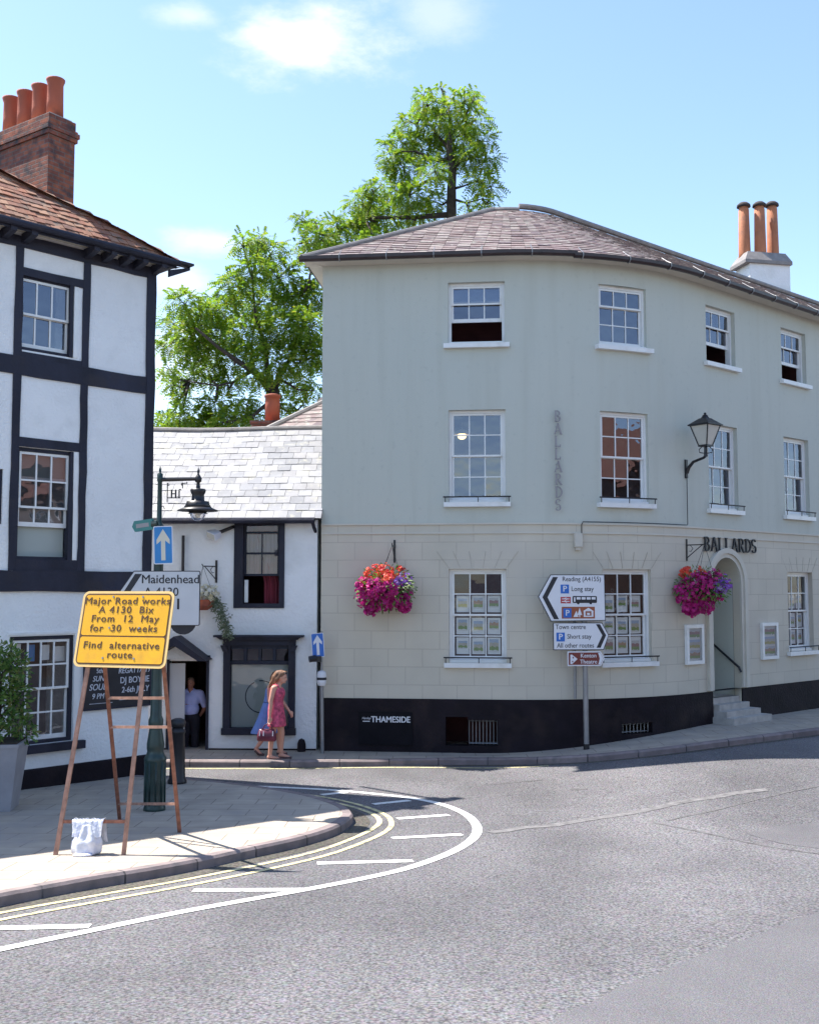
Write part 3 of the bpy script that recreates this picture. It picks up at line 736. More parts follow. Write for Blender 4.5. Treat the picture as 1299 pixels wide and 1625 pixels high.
mb.quad((-DW/2, .9, DTOP-.01), (DW/2, .9, DTOP-.01), (DW/2, 1.25, DTOP-.01), (-DW/2, 1.25, DTOP-.01))
mb.build('porch_lining', M['plaster'], agent)
mb = MB(T); mb.box(-DW/2, DW/2, 1.15, 1.2, DZ0, DTOP-.02)
for zz in ((DZ0+.12, DZ0+.8), (DZ0+.95, DZ0+1.9)):
    for xx in ((-DW/2+.12, -.06), (.06, DW/2-.12)): mb.box(xx[0], xx[1], 1.12, 1.15, zz[0], zz[1])
mb.build('door', M['plaster'], agent)
mb = MB(T)
gzd = gz(*BP.pt(ds_, .3).xy) + KH
mb.box(-DW/2+.003, DW/2-.003, .05, 1.14, .2, DZ0)
for i in range(3):
    zt = gzd + (DZ0-gzd)*(i+1)/4
    mb.box(-DW/2-.05+.05*i, DW/2+.30-.1*i, -.52+.2*i, .05 if i < 2 else .048, .1, zt)
mb.build('door_steps', M['stone_step'], agent)
mb = MB(T); mb.tube([(DW/2-.08, .9, DZ0+1.25), (DW/2-.08, .6, DZ0+1.05), (DW/2-.08, .0, DZ0+.6), (DW/2-.08, -.05, DZ0+.5)], .025, 8); mb.tube([(DW/2-.08, .45, DZ0+.93), (DW/2-.001, .45, DZ0+.9)], .012, 6)
mb.build('handrail', M['iron'], agent)
# roof
OV = .34; TP = math.tan(R(29.6)); TR = 3.6
def RS(s, t): return BP.pt(s, -t, ZE+.03 + TP*(t+OV))
hip = lambda t: (-OV + (t+OV)*.93, BL)
mb = MB(); tiles(mb, RS, -OV, TR, .155, .27, hip, .014, .005, 3); 
roof = mb.build('roof', M['slate'], agent)
mb = MB(); sheet(mb, lambda s, t: RS(s, t)-Vector((0, 0, .03)), -OV, TR, hip, 40)
ridge = [RS(hip(TR)[0]+(BL-hip(TR)[0])*i/40, TR)-Vector((0, 0, .03)) for i in range(41)]
bk = [Vector((r.x, r.y, 0)) for r in (bl, t_end)]
for a, b in zip(ridge, ridge[1:]): mb.add([a, b, Vector((4, 29, ZE))], [(1, 0, 2)])
mb.add([RS(-OV, -OV)-Vector((0, 0, .03)), ridge[0], Vector((bl.x-.3, bl.y, ZE+.03))], [(0, 1, 2)])
mb.add([ridge[0], Vector((4, 29, ZE)), Vector((bl.x-.3, bl.y, ZE+.03))], [(0, 1, 2)])
mb.build('roof_deck', M['roof_under'], roof)
mb = MB(); mb.tube([RS(hip(t)[0], t)+Vector((0, 0, .03)) for t in np.linspace(-OV-.02, TR, 12)], .06, 8)
srs = BP.hit(828, 400)[0]; rs0 = hip(TR)[0]
cand = [rs0+(BL-rs0)*i/200 for i in range(201)]
def colpx(p): return (p.x/p.y)*F+W0/2
step_s = min(cand, key=lambda s: abs(colpx(RS(s, TR))-828))
mb.tube([RS(s, TR)+Vector((0, 0, .02)) for s in cand if s <= step_s], .06, 8)
mb.tube([RS(s, TR)+Vector((0, 0, .10)) for s in cand if s >= step_s], .07, 8)
mb.build('ridge_capping', M['lead'], roof)
mb = MB(); 
for a, b in zip([-OV+(BL+OV)*i/60 for i in range(60)], [-OV+(BL+OV)*(i+1)/60 for i in range(60)]):
    q = lambda s, o, z: BP.pt(s, o, ZE+z)
    mb.quad(q(a, -.01, -.035), q(b, -.01, -.035), q(b, OV-.02, .02), q(a, OV-.02, .02))
mb.quad(BP.pt(-OV, OV-.02, ZE+.02), BP.pt(.0, 0, ZE-.04), bl.to_3d()+Vector((0, 0, ZE-.04)), bl.to_3d()+Vector((-OV, 0, ZE+.02)))
mb.build('soffit', M['cornice'], agent)
# gutter: half-round trough, dropped from the step onwards, with brackets
gs = BP.hit(905, 405)[0]; prof = [(-.075, .05), (-.07, -.01), (-.03, -.045), (.02, -.045), (.06, -.01), (.065, .05)]
mb = MB()
for s0, s1, dz in ((-OV-.06, gs, .0), (gs-.05, BL, -.03)):
    n = int((s1-s0)/.25); 
    for i in range(n):
        a, b = s0+(s1-s0)*i/n, s0+(s1-s0)*(i+1)/n
        for (o0, z0), (o1, z1) in zip(prof, prof[1:]):
            mb.quad(BP.pt(a, OV+.04+o0, ZE+z0+dz), BP.pt(b, OV+.04+o0, ZE+z0+dz), BP.pt(b, OV+.04+o1, ZE+z1+dz), BP.pt(a, OV+.04+o1, ZE+z1+dz))
    for s in (s0, s1): mb.add([BP.pt(s, OV+.04+o, ZE+z+dz) for o, z in prof], [tuple(range(6))])
gut = mb.build('gutter', M['gutter'], agent)
for i in range(19):
    s = .4+i*.92
    if s > BL-1: break
    T = BP.frame(s, ZE-(.03 if s > gs else 0), OV+.04); mb = MB(T)
    mb.tube([(0, -.075, .055), (0, -.07, -.015), (0, -.03, -.055), (0, .03, -.055), (0, .075, -.01)], .011, 5); mb.tube([(0, -.072, .05), (0, .02, .10), (0, .20, .23)], .008, 5)
    mb.build('gutter_bracket', M['grey_metal'], gut)
# chimney with three pots
cc = P(1207, 430, 32.3); ca = A1
T = Matrix.Translation((cc.x, cc.y, 0)) @ Matrix.Rotation(R(12), 4, 'Z')
zt = P(1200, 420, 32.3)[2]; mb = MB(T)
mb.box(-.60, .74, -.40, .42, ZE, zt-.1)
ch = mb.build('chimney', M['white_wall'], agent)
mb = MB(T); mb.box(-.78, .78, -.48, .48, zt-.1, zt); mb.add([(-.78, -.48, zt), (.78, -.48, zt), (.78, .48, zt), (-.78, .48, zt), (-.6, -.3, zt+.3), (.66, -.3, zt+.3), (.66, .3, zt+.3), (-.6, .3, zt+.3)], [(0, 1, 5, 4), (1, 2, 6, 5), (2, 3, 7, 6), (3, 0, 4, 7), (4, 5, 6, 7)])
mb.build('chimney_cap', M['lead'], ch)
for px, h_ in ((1181, 1.80), (1206, 1.82), (1226, 1.90)):
    q = P(px, 400, 32.3) if px != 1226 else P(px, 398, 32.5)
    mb = MB(Matrix.Translation((q.x, q.y, zt+.05))); mb.lathe([(.175, 0), (.18, .3), (.155, h_-.12), (.14, h_-.1), (.14, h_)], n=18); po = mb.build('chimney_pot', M['terracotta_b'], ch, True)
    mb = MB(Matrix.Translation((q.x, q.y, zt+.05))); mb.lathe([(.15, h_-.05), (.21, h_-.04), (.20, h_+.03), (.12, h_+.10), (.05, h_+.12)], n=16); mb.build('pot_cowl', M['soot'], po, True)
mb = MB(BP.frame(BP.hit(915, 858)[0], BP.hit(915, 868)[1], .012)); mb.box(-.075, .075, -.1, -.001, 0, .26); mb.box(-.05, .05, -.07, -.02, -.06, -.001)
tag(mb.build('alarm_box', M['cornice']), 'small pale alarm box on the string course of the curved building', 'alarm box')
mb = MB()
s1 = BP.hit(1087, 800)[0]; s2 = BP.hit(923, 800)[0]
l = [BP.pt(s1, .05, z) for z in np.linspace(BP.hit(1087, 757)[1], Z['band1']+.1, 5)] + [BP.pt(s, .05, Z['band1']+.085) for s in np.linspace(s1-.02, s2, 14)] + [BP.pt(s2-.03, .05, z) for z in np.linspace(Z['band1']+.03, Z['band0']-.2, 5)]
mb.tube(l, .009, 5); tag(mb.build('cable', M['iron']), 'thin dark cable running from the wall lantern along the string course', 'cable')
# ================================================================== white cottage with the slate roof
CP = Path([(-8.2, 21.15), (-1.80, 20.93)]); CL = CP.L[-1]
cot = thing('cottage', (-4.5, 22, 0), 'low white rendered cottage with a pale slate roof and dark wooden shop window', 'building')
ch_ = lambda px, py: CP.hit(px, py)
cze = ch_(400, 826)[1]
def rect(path, x0, x1, y0, y1):
    xm = (x0+x1)/2; ym = (y0+y1)/2
    return path.hit(x0, ym)[0], path.hit(x1, ym)[0], path.hit(xm, y1)[1], path.hit(xm, y0)[1]
cw1 = rect(CP, 373, 449, 826, 961); cw2 = rect(CP, 357, 466, 1024, 1166); cd = rect(CP, 268, 327, 1049, 1215)
cd = (cd[0], cd[1], -.25, cd[3])
mb = MB(); wall(mb, CP, 0, CL, -.3, cze, [(cw1[0], cw1[1], cw1[2], cze), cw2, cd], reveal=.14)
for a in (0, CL):
    p, q = CP.pt(a, 0, 0), CP.pt(a, -5, 0); r_ = CP.pt(a, -2.5, cze+1.9)
    mb.add([p+Vector((0, 0, -.3)), q+Vector((0, 0, -.3)), q+Vector((0, 0, cze)), r_, p+Vector((0, 0, cze))], [(0, 1, 2, 3, 4)])
mb.quad(CP.pt(0, -5, -.3), CP.pt(CL, -5, -.3), CP.pt(CL, -5, cze), CP.pt(0, -5, cze))
mb.build('wall', M['white_wall'], cot)
mb = MB(); zp = ch_(420, 1192)[1]
for a, b in ((0, cd[0]-.01), (cd[1]+.06, CL)): course(mb, CP, a, b, -.2, ch_(420, 1188)[1], 0, .025)
mb.build('plinth', M['plinth'], cot)
ctp = math.tan(R(38)); cov = .26
CS = lambda s, t: CP.pt(s, -t, cze+.05+ctp*(t+cov) + .03*math.sin(s*1.3)*max(0, t)/3 - .05*max(0, .4-t)*max(0, .4-t))
mb = MB(); tiles(mb, CS, -cov, 2.45, .19, .27, lambda t: (-.1, CL+.10), .007, .005, 9)
crf = mb.build('roof', M['slate_pale'], cot)
mb = MB(); sheet(mb, lambda s, t: CS(s, t)-Vector((0, 0, .025)), -cov, 2.45, lambda t: (-.1, CL+.1), 8)
mb.quad(CS(-.1, 2.45), CS(CL+.1, 2.45), CP.pt(CL+.1, -5.2, cze), CP.pt(-.1, -5.2, cze)); mb.build('roof_deck', M['roof_under'], crf)
mb = MB(); mb.tube([CS(s, 2.45)+Vector((0, 0, .01)) for s in np.linspace(-.1, CL+.1, 12)], .06, 8); mb.build('ridge_capping', M['lead'], crf)
mb = MB(); mb.tube([CP.pt(s, cov+.05, cze-.02) for s in np.linspace(-.1, CL-.02, 10)], .06, 8); mb.tube([CP.pt(CL-.06, cov+.05, cze-.04), CP.pt(CL-.04, cov-.05, cze-.16), CP.pt(CL-.03, .06, cze-.22)], .035, 7)
mb.build('gutter', M['timber'], cot)
# upper window (dark frame, red curtain, raised lower sash)
T = CP.frame((cw1[0]+cw1[1])/2, cw1[2]); w_ = cw1[1]-cw1[0]; h_ = cze-cw1[2]
mb = MB(T)
for a, b, c_, d_ in ((-w_/2-.02, -w_/2+.16, -.05, h_-.01), (w_/2-.07, w_/2+.03, -.05, h_-.01), (-w_/2+.16, w_/2-.07, -.05, .04)): mb.box(a, b, -.03, .12, c_, d_)
mb.box(-w_/2+.16, w_/2-.07, .02, .12, h_-.1, h_-.01)
win = mb.build('window', M['timber'], cot)
x0, x1 = -w_/2+.18, w_/2-.09
mb = MB(T); zm = h_*.36
for z in (zm, zm+.42, zm+.83): mb.box(x0, x1, .06, .09, z-.02, z+.02)
mb.box((x0+x1)/2-.012, (x0+x1)/2+.012, .062, .088, zm, zm+.83); mb.box(x0-.02, x0+.03, .06, .1, zm-.02, h_-.1); mb.box(x1-.03, x1+.02, .06, .1, zm-.02, h_-.1)
mb.build('upper_sash', M['timber'], win)
mb = MB(T); mb.quad((x0, .075, zm), (x1, .075, zm), (x1, .075, h_-.1), (x0, .075, h_-.1)); mb.build('pane', M['glass_clear'], win)
M['net'] = pm('net_curtain', (.27, .20, .23), .9, .25, 5, stretch=(5, 5, .3)); M['dull_red'] = pm('red_blind', (.20, .04, .04), .9, .25, 6)
mb = MB(T); nn = 24; q = [(x0+(x1-x0)*i/nn, .19+.012*math.sin(i*1.7)) for i in range(nn+1)]
for (xa, ya), (xb, yb) in zip(q, q[1:]): mb.quad((xa, ya, zm-.02), (xb, yb, zm-.02), (xb, yb, zm+.80), (xa, ya, zm+.80))
mb.build('net_curtain', M['net'], win)
mb = MB(T); mb.box(x0, x1, .175, .18, zm+.80, h_-.06); mb.build('blind', M['dull_red'], win)
mb = MB(T); vs = []; nn = 14
for i in range(nn+1):
    u = i/nn; x = x1-.02-(.30-.0*u)*u; y = .22+.03*math.sin(i*1.9); vs += [(x-.10*(1-0)*0, y, .02), (x, y, .45), (x-.12, y, .9), (x-.30, y, h_-.05)]
mb.add(vs, [(i*4+j, i*4+j+1, i*4+j+5, i*4+j+4) for i in range(nn) for j in range(3)]); mb.build('curtain', M['curtain'], win)
mb = MB(T); mb.box(x0+.0, x0+.07, .05, .09, .06, zm-.1); mb.build('white_stay', M['white_gloss'], win)
# shop window: pilasters, cornice, transom lights, big frosted pane
T = CP.frame((cw2[0]+cw2[1])/2, cw2[2]); w_ = cw2[1]-cw2[0]; h_ = cw2[3]-cw2[2]
mb = MB(T)
mb.box(-w_/2-.03, -w_/2+.10, -.06, .13, .13, h_); mb.box(w_/2-.10, w_/2+.03, -.06, .13, .13, h_)
mb.box(-w_/2-.05, w_/2+.05, -.10, .13, .0, .129)
mb.box(-w_/2-.04, w_/2+.04, -.07, .125, h_+.001, h_+.11)
mb.prism([(-w_/2-.08, h_+.11), (w_/2+.08, h_+.11), (w_/2+.15, h_+.16), (-w_/2-.15, h_+.16)], -.16, .0); mb.box(-w_/2-.2, w_/2+.2, -.22, 0, h_+.161, h_+.20)
for sx in (-1, 1): mb.prism([(sx*(w_/2-.02)-.05, h_-.12), (sx*(w_/2-.02)+.05, h_-.12), (sx*(w_/2+.03)+.05, h_-.001), (sx*(w_/2+.03)-.05, h_-.001)], -.12, -.061)
zt_ = h_*.80; mb.box(-w_/2+.10, w_/2-.10, -.01, .11, zt_-.03, zt_+.04); mb.box(-w_/2+.10, w_/2-.10, .0, .11, h_-.07, h_-.001)
for i in range(1, 4): x = -w_/2+.1+(w_-.2)*i/4; mb.box(x-.03, x+.03, .005, .1, zt_+.04, h_-.07)
sw = mb.build('shop_window', M['timber'], cot)
mb = MB(T); mb.quad((-w_/2+.1, .05, .12), (w_/2-.1, .05, .12), (w_/2-.1, .05, zt_), (-w_/2+.1, .05, zt_)); mb.quad((-w_/2+.1, .06, zt_), (w_/2-.1, .06, zt_), (w_/2-.1, .06, h_-.05), (-w_/2+.1, .06, h_-.05)); mb.build('pane', M['glass_clear'], sw)
mb = MB(T); mb.box(-w_/2+.1, w_/2-.1, .12, .13, .12, zt_); mb.build('blind', M['blind'], sw)
mb = MB(T); n = 40; cxx, czz, rr = .02, zt_*.52, .30
for i in range(n):
    if i in (11, 12): continue
    a, b = 2*math.pi*i/n, 2*math.pi*(i+1)/n
    mb.prism([(cxx+rr*math.cos(a), czz+rr*math.sin(a)), (cxx+(rr+.02)*math.cos(a), czz+(rr+.02)*math.sin(a)), (cxx+(rr+.02)*math.cos(b), czz+(rr+.02)*math.sin(b)), (cxx+rr*math.cos(b), czz+rr*math.sin(b))], .113, .119)
mb.build('ring_emblem', M['sign_black'], sw)
# doorway with gabled canopy
T = CP.frame((cd[0]+cd[1])/2, 0); w_ = cd[1]-cd[0]; dz = cd[3]
mb = MB(T); mb.box(w_/2-.001, w_/2+.05, -.03, .1, .0, dz+.05); mb.box(-w_/2-.05, -w_/2+.001, -.03, .1, 0, dz+.05); mb.box(-w_/2-.07, w_/2+.07, -.10, .1, dz+.051, dz+.11)
mb.build('door_frame', M['timber'], cot)
mb = MB(T); zb = -.22
mb.quad((-w_/2, .14, zb), (-w_/2, 2.4, zb), (-w_/2, 2.4, dz), (-w_/2, .14, dz)); mb.quad((w_/2, .14, zb), (w_/2, .14, dz), (w_/2, 2.4, dz), (w_/2, 2.4, zb))
mb.quad((-w_/2, .14, dz-.01), (-w_/2, 2.4, dz-.01), (w_/2, 2.4, dz-.01), (w_/2, .14, dz-.01)); mb.quad((-w_/2, .14, zb), (w_/2, .14, zb), (w_/2, 2.4, zb), (-w_/2, 2.4, zb)); mb.quad((-w_/2, 2.4, zb), (w_/2, 2.4, zb), (w_/2, 2.4, dz), (-w_/2, 2.4, dz))
mb.build('passage_lining', M['door'], cot)
mb = MB(T @ Matrix.Translation((-w_/2, -.01, 0)) @ Matrix.Rotation(R(12), 4, 'Z')); mb.box(.0, .30, .02, .07, .1, dz-.05); mb.build('open_door', M['sign_grey'], cot)
apx = ch_(288, 1008); ax = apx[0]-(cd[0]+cd[1])/2; az = apx[1]
e = ch_(338, 1046); ex, ez = e[0]-(cd[0]+cd[1])/2, e[1]
mb = MB(T)
for sx in (1, -1):
    x1_ = ax+sx*(ex-ax)
    q = [(ax, az+.0), (ax, az-.17), (x1_-sx*.16, ez-.0), (x1_, ez)]
    if sx > 0: q = q[::-1]
    mb.prism(q, -.62, -.02)
mb.build('door_canopy', M['timber'], cot)
mb = MB(T); mb.prism([(ax-(ex-ax)+.18, ez+.01), (ex-.18, ez+.01), (ax, az-.18)], -.30, -.02); mb.build('canopy_gable', M['white_wall'], cot)
mb = MB(); s_ = ch_(292, 850)[0]; mb.tube([CP.pt(s_, .06, ch_(292, 850)[1]), CP.pt(s_, .06, ch_(292, 1004)[1])], .03, 7); mb.build('wall_pipe', M['iron'], cot)
mb = MB(); n = 8
for a, b in zip(np.linspace(0, CL, n), np.linspace(0, CL, n)[1:]):
    mb.quad(CP.pt(a, -2.6, .0), CP.pt(b, -2.6, 0), CP.pt(b, -2.6, cze), CP.pt(a, -2.6, cze))
    mb.quad(CP.pt(a, -.15, cw2[3]+.5), CP.pt(b, -.15, cw2[3]+.5), CP.pt(b, -2.6, cw2[3]+.5), CP.pt(a, -2.6, cw2[3]+.5))
mb.build('interior_lining', M['red_room'], cot)
# floodlight under the eave
q = ch_(360, 840); T = CP.frame(q[0], q[1]) @ Matrix.Rotation(R(-50), 4, 'Z') @ Matrix.Rotation(R(22), 4, 'X') @ Matrix.Rotation(R(18), 4, 'Y')
fld = thing('floodlight', CP.pt(q[0], 0, q[1]), 'small white floodlight under the eave of the white cottage', 'floodlight')
mb = MB(T); mb.add([(-.15, -.38, -.07), (.15, -.38, -.07), (.15, -.38, .07), (-.15, -.38, .07), (-.10, -.2, -.05), (.10, -.2, -.05), (.10, -.2, .05), (-.10, -.2, .05)], [(0, 1, 2, 3), (4, 7, 6, 5), (0, 4, 5, 1), (1, 5, 6, 2), (2, 6, 7, 3), (3, 7, 4, 0)]); mb.build('lamp_housing', M['sign_white'], fld)
mb = MB(T); mb.box(-.13, .13, -.388, -.381, -.055, .055); mb.build('lens', M['lampglass'], fld)
mb = MB(); mb.tube([T @ Vector((0, -.2, 0)), CP.pt(q[0]+.12, .12, q[1]+.03), CP.pt(q[0]+.14, 0, q[1]+.05)], .035, 6); mb.build('bracket', M['iron'], fld)
q = ch_(480, 1187); mb = MB(CP.frame(q[0], gz(*CP.pt(q[0]).xy)+KH-.02, .16)); mb.lathe([(.075, 0), (.085, .05), (.08, .16), (.055, .23), (.0, .26)], n=14)
tag(mb.build('guard_stone', M['plinth'], None, True), 'small black rounded guard stone at the foot of the white cottage wall', 'guard stone')

# ------------------------------------------------------------------ house behind: low hipped roof with one pot
bk_ = thing('rear_house', (-3, 27, 0), 'brown hipped slate roof of a house rising behind the white cottage', 'building')
D = 25.5
r0, r1, r2, r3 = P(412, 690, D), P(508, 640, D+1.2), P(640, 630, D+1.4), P(640, 700, D)
r0b = Vector((r0.x, r0.y, r0.z-.3))
def BS(s, t):
    lo = r0.lerp(Vector((r3.x, r3.y, r0.z)), s); hi = r1.lerp(r2, s); return lo.lerp(hi, t)
mb = MB(); tiles(mb, lambda s, t: BS(min(1, max(0, s/4.0)), t/1.6), 0, 1.6, .2, .28, lambda t: (0, 4), .012, .004, 4); mb.build('roof', M['slate'], bk_)
mb = MB(); mb.tube([r0+Vector((-.1, 0, 0)), r1+Vector((.1, .1, .05))], .08, 8); mb.build('hip_capping', M['lead'], bk_)
mb = MB(); mb.quad(r0b+Vector((0, .02, -7)), r3+Vector((0, .02, -7)), Vector((r3.x, r3.y+.02, r0.z)), r0+Vector((0, .02, -.02)))
a_ = r0+Vector((0, .02, -.02)); b_ = r0b+Vector((0, .02, -7)); mb.quad(b_, a_, a_+Vector((1.5, 5, 0)), b_+Vector((1.5, 5, 0))); mb.build('wall', M['white_wall'], bk_)
mb = MB(); mb.add([a_, r1, a_+Vector((1.5, 5, 0))], [(0, 1, 2)]); mb.add([r1, r2, a_+Vector((6, 5, 0)), a_+Vector((1.5, 5, 0))], [(0, 1, 2, 3)]); mb.build('rear_slope', M['roof_under'], bk_)
cp = P(432, 672, D+1.6); mb = MB(Matrix.Translation(cp)); mb.box(-.48, .5, -.35, .35, -1.5, -.06); mb.box(-.52, .54, -.4, .4, -.06, .02); stk = mb.build('chimney', M['brick'], bk_)
mb = MB(Matrix.Translation(cp)); mb.lathe([(.19, .02), (.185, .5), (.175, .66), (.21, .67), (.21, .73), (.14, .75), (.13, .6)], n=18); mb.build('chimney_pot', M['terracotta'], stk, True)
D2 = 27.5; q = [P(480, 668, D2), P(560, 660, D2), P(560, 600, D2+1), P(507, 632, D2+1)]
mb = MB(); mb.quad(*q); mb.quad(q[0]+Vector((0, .01, -6)), q[1]+Vector((0, .01, -6)), q[1]+Vector((0, .01, -.01)), q[0]+Vector((0, .01, -.01))); mb.build('back_gable', M['roof_under'], bk_)

# ================================================================== timber-framed pub on the left
PB = Vector((-4.39, 18.2)); PA = Vector((-6.23, 16.3)); pu = (PB-PA).normalized()
PPATH = Path([PB-pu*9, PB]); PL = PPATH.L[-1]
ph = lambda px, py: PPATH.hit(px, py)
pub = thing('pub', (-7, 19, 0), 'black and white timber-framed house with clay tile roof and sash windows', 'building')
pze = ph(140, 402)[1]
zat = lambda px, py: ph(px, py)[1]
sat = lambda px, py=900: ph(px, py)[0]
wz = {'a': (zat(80, 562), zat(80, 443)), 'b': (zat(75, 889), zat(75, 713)), 'c': (zat(70, 1180), zat(70, 1009))}
pw = {'a': (sat(26, 500), sat(117, 500)), 'b': (sat(25, 800), sat(115, 800)), 'c': (sat(14, 1095), sat(116, 1095))}
holes = [(pw[k][0], pw[k][1], wz[k][0], wz[k][1]) for k in 'abc']
lw = (sat(-85, 800), sat(4, 790), zat(2, 832), zat(2, 744)); holes.append(lw)
mb = MB(); wall(mb, PPATH, 0, PL, -.2, pze+.1, holes, reveal=.12, ds=3)
back = Vector((-pu.y, pu.x))
f0, f1 = PPATH.pt(0), PPATH.pt(PL); g1 = f1+Vector((-1, .1, 0)).normalized()*7.5; up = Vector((0, 0, pze+.1)); dn = Vector((0, 0, -.2))
for a, b in ((f1, g1), (g1, f0)): mb.quad(a+dn, b+dn, b+up, a+up)
mb.build('wall', M['pub_wall'], pub)
def beam(s0, s1, z0, z1, pr=.022, z0b=None, z1b=None):
    if abs(s1-s0) > abs(z1-z0): s0 -= .10; s1 = min(s1+.03, PL-.002)
    mb = MB(); a0, a1 = z0, (z0 if z0b is None else z0b); c0, c1 = z1, (z1 if z1b is None else z1b); j = lambda: random.uniform(-.012, .012)
    n = max(2, int(max(abs(s1-s0), abs(z1-z0))/.4))
    hor = abs(s1-s0) > abs(z1-z0); rows = []
    for i in range(n+1):
        u = i/n
        if hor: s = s0+(s1-s0)*u; k = [(s, a0+(a1-a0)*u+j()), (s, c0+(c1-c0)*u+j())]
        else: z = a0+(c0-a0)*u; k = [(s1+j(), z), (s0+j(), z)]
        rows.append(k)
    vs = []
    for (sa, za), (sb, zb) in rows: vs += [PPATH.pt(sa, pr, za), PPATH.pt(sb, pr, zb), PPATH.pt(sa, -.03, za), PPATH.pt(sb, -.03, zb)]
    fs = []
    for i in range(n):
        k = i*4; fs += [(k, k+4, k+5, k+1), (k+2, k+6, k+4, k), (k+1, k+5, k+7, k+3)]
    fs += [(0, 1, 3, 2), (n*4, n*4+2, n*4+3, n*4+1)]
    mb.add(vs, fs); return mb.build('timber_beam', M['timber'], pub)
zbr0, zbr1 = zat(120, 939), zat(120, 906)
beam(sat(19, 650), sat(31, 650), zbr1-.01, pze, .024); beam(sat(127, 650), sat(138.5, 650), zbr1-.01, pze, .024)
beam(sat(230, 650), PL-.002, zbr1-.01, pze, .034); beam(.0, .2, zbr1, pze, .024); beam(sat(-100, 650), sat(-88, 650), zbr1-.01, pze, .024)
beam(0, PL-.01, zbr0, zbr1, .05)
beam(0, PL-.01, pze-.17, pze+.02, .030)
beam(0, PL-.01, zat(130, 610), zat(130, 582), .027)
beam(sat(31), sat(127), zat(80, 446), zat(80, 433), .02)
beam(sat(31), sat(127), zat(80, 712), zat(80, 699), .02)
beam(sat(31), sat(127), zat(80, 582)-.01, zat(80, 565), .02); beam(sat(31), sat(127), zbr1-.02, zat(80, 888), .02)
beam(sat(108, 850), sat(113.5, 850), wz['b'][0], wz['b'][1], .014); beam(sat(110, 500), sat(115.5, 500), wz['a'][0], wz['a'][1], .014)
cz0 = zat(70, 1184)
# pub windows
def pubwin(k, cols, rt, rb, op=0, split=None, glass='glass', dx=(0, 0)):
    s0, s1 = pw[k][0]+dx[0], pw[k][1]-dx[1]
    return sash_window(pub, PPATH.frame((s0+s1)/2, wz[k][0]+.005), s1-s0, wz[k][1]-wz[k][0]-.01, cols, rt, rb, op, sill=False, inset=.03, frame='timber', bar=.026, seed=ord(k), split=split, glass=glass)
for k in 'abc':
    pass
pubwin('a', 3, 1, 1, 0, .47); wb = pubwin('b', 3, 2, 1, .62, .46); wcw = pubwin('c', 4, 2, 2, 0, None, 'glass_clear')
lwin = sash_window(pub, PPATH.frame((lw[0]+lw[1])/2, lw[2]+.005), lw[1]-lw[0], lw[3]-lw[2]-.01, 3, 1, 1, 0, sill=False, inset=.03, frame='timber')
T = PPATH.frame((pw['b'][0]+pw['b'][1])/2, wz['b'][0]); h_ = wz['b'][1]-wz['b'][0]; w_ = pw['b'][1]-pw['b'][0]
mb = MB(T); mb.box(-w_/2+.06, w_/2-.06, .17, .18, .05, h_-.05); mb.build('blind', M['blind'], wb)
T = PPATH.frame((pw['c'][0]+pw['c'][1])/2, wz['c'][0]); h_ = wz['c'][1]-wz['c'][0]; w_ = pw['c'][1]-pw['c'][0]
for x, zz, mm, ww, hh in ((-.12, h_-.40, 'sign_blue_b', .14, .26), (.12, h_-.39, 'card', .15, .24), (-.36, h_-.40, 'card', .16, .28), (.36, h_-.42, 'card', .2, .24)):
    mb = MB(T); mb.box(x-ww/2, x+ww/2, .16, .165, zz, zz+hh); mb.build('poster', M[mm], wcw)
mb = MB(T); mb.box(-w_/2-.05, w_/2+.19, -.09, .03, -.13, -.005); mb.build('window_sill', M['timber'], pub)
mb = MB(T); mb.box(w_/2+.001, w_/2+.10, -.018, .02, .0, h_+.02); mb.box(-w_/2-.04, w_/2+.10, -.02, .02, h_+.021, h_+.06); mb.build('window_surround', M['white_gloss'], pub)
for k in 'ab':
    T = PPATH.frame(pw[k][1], wz[k][0]); mb = MB(T); mb.box(.002, .075, -.012, .02, .01, wz[k][1]-wz[k][0]); mb.build('window_surround', M['white_gloss'], pub)
mb = MB(); n = 6
for a, b in zip(np.linspace(0, PL, n), np.linspace(0, PL, n)[1:]):
    mb.quad(PPATH.pt(a, -1.4, -.2), PPATH.pt(b, -1.4, -.2), PPATH.pt(b, -1.4, pze), PPATH.pt(a, -1.4, pze))
    for z in (zbr0, zat(130, 600)): mb.quad(PPATH.pt(a, -.13, z), PPATH.pt(b, -.13, z), PPATH.pt(b, -1.4, z), PPATH.pt(a, -1.4, z))
mb.build('interior_lining', M['dark_room'], pub)
mb = MB(); zq1 = zat(110, 1222)+.07; n = 10
for i in range(n):
    a, b = PL*i/n, PL*(i+1)/n
    mb.quad(PPATH.pt(a, .03, -.2), PPATH.pt(b, .03, -.2), PPATH.pt(b, .03, zq1), PPATH.pt(a, .03, zq1)); mb.quad(PPATH.pt(a, .03, zq1), PPATH.pt(b, .03, zq1), PPATH.pt(b, 0, zq1+.02), PPATH.pt(a, 0, zq1+.02))
mb.build('plinth', M['plinth'], pub)
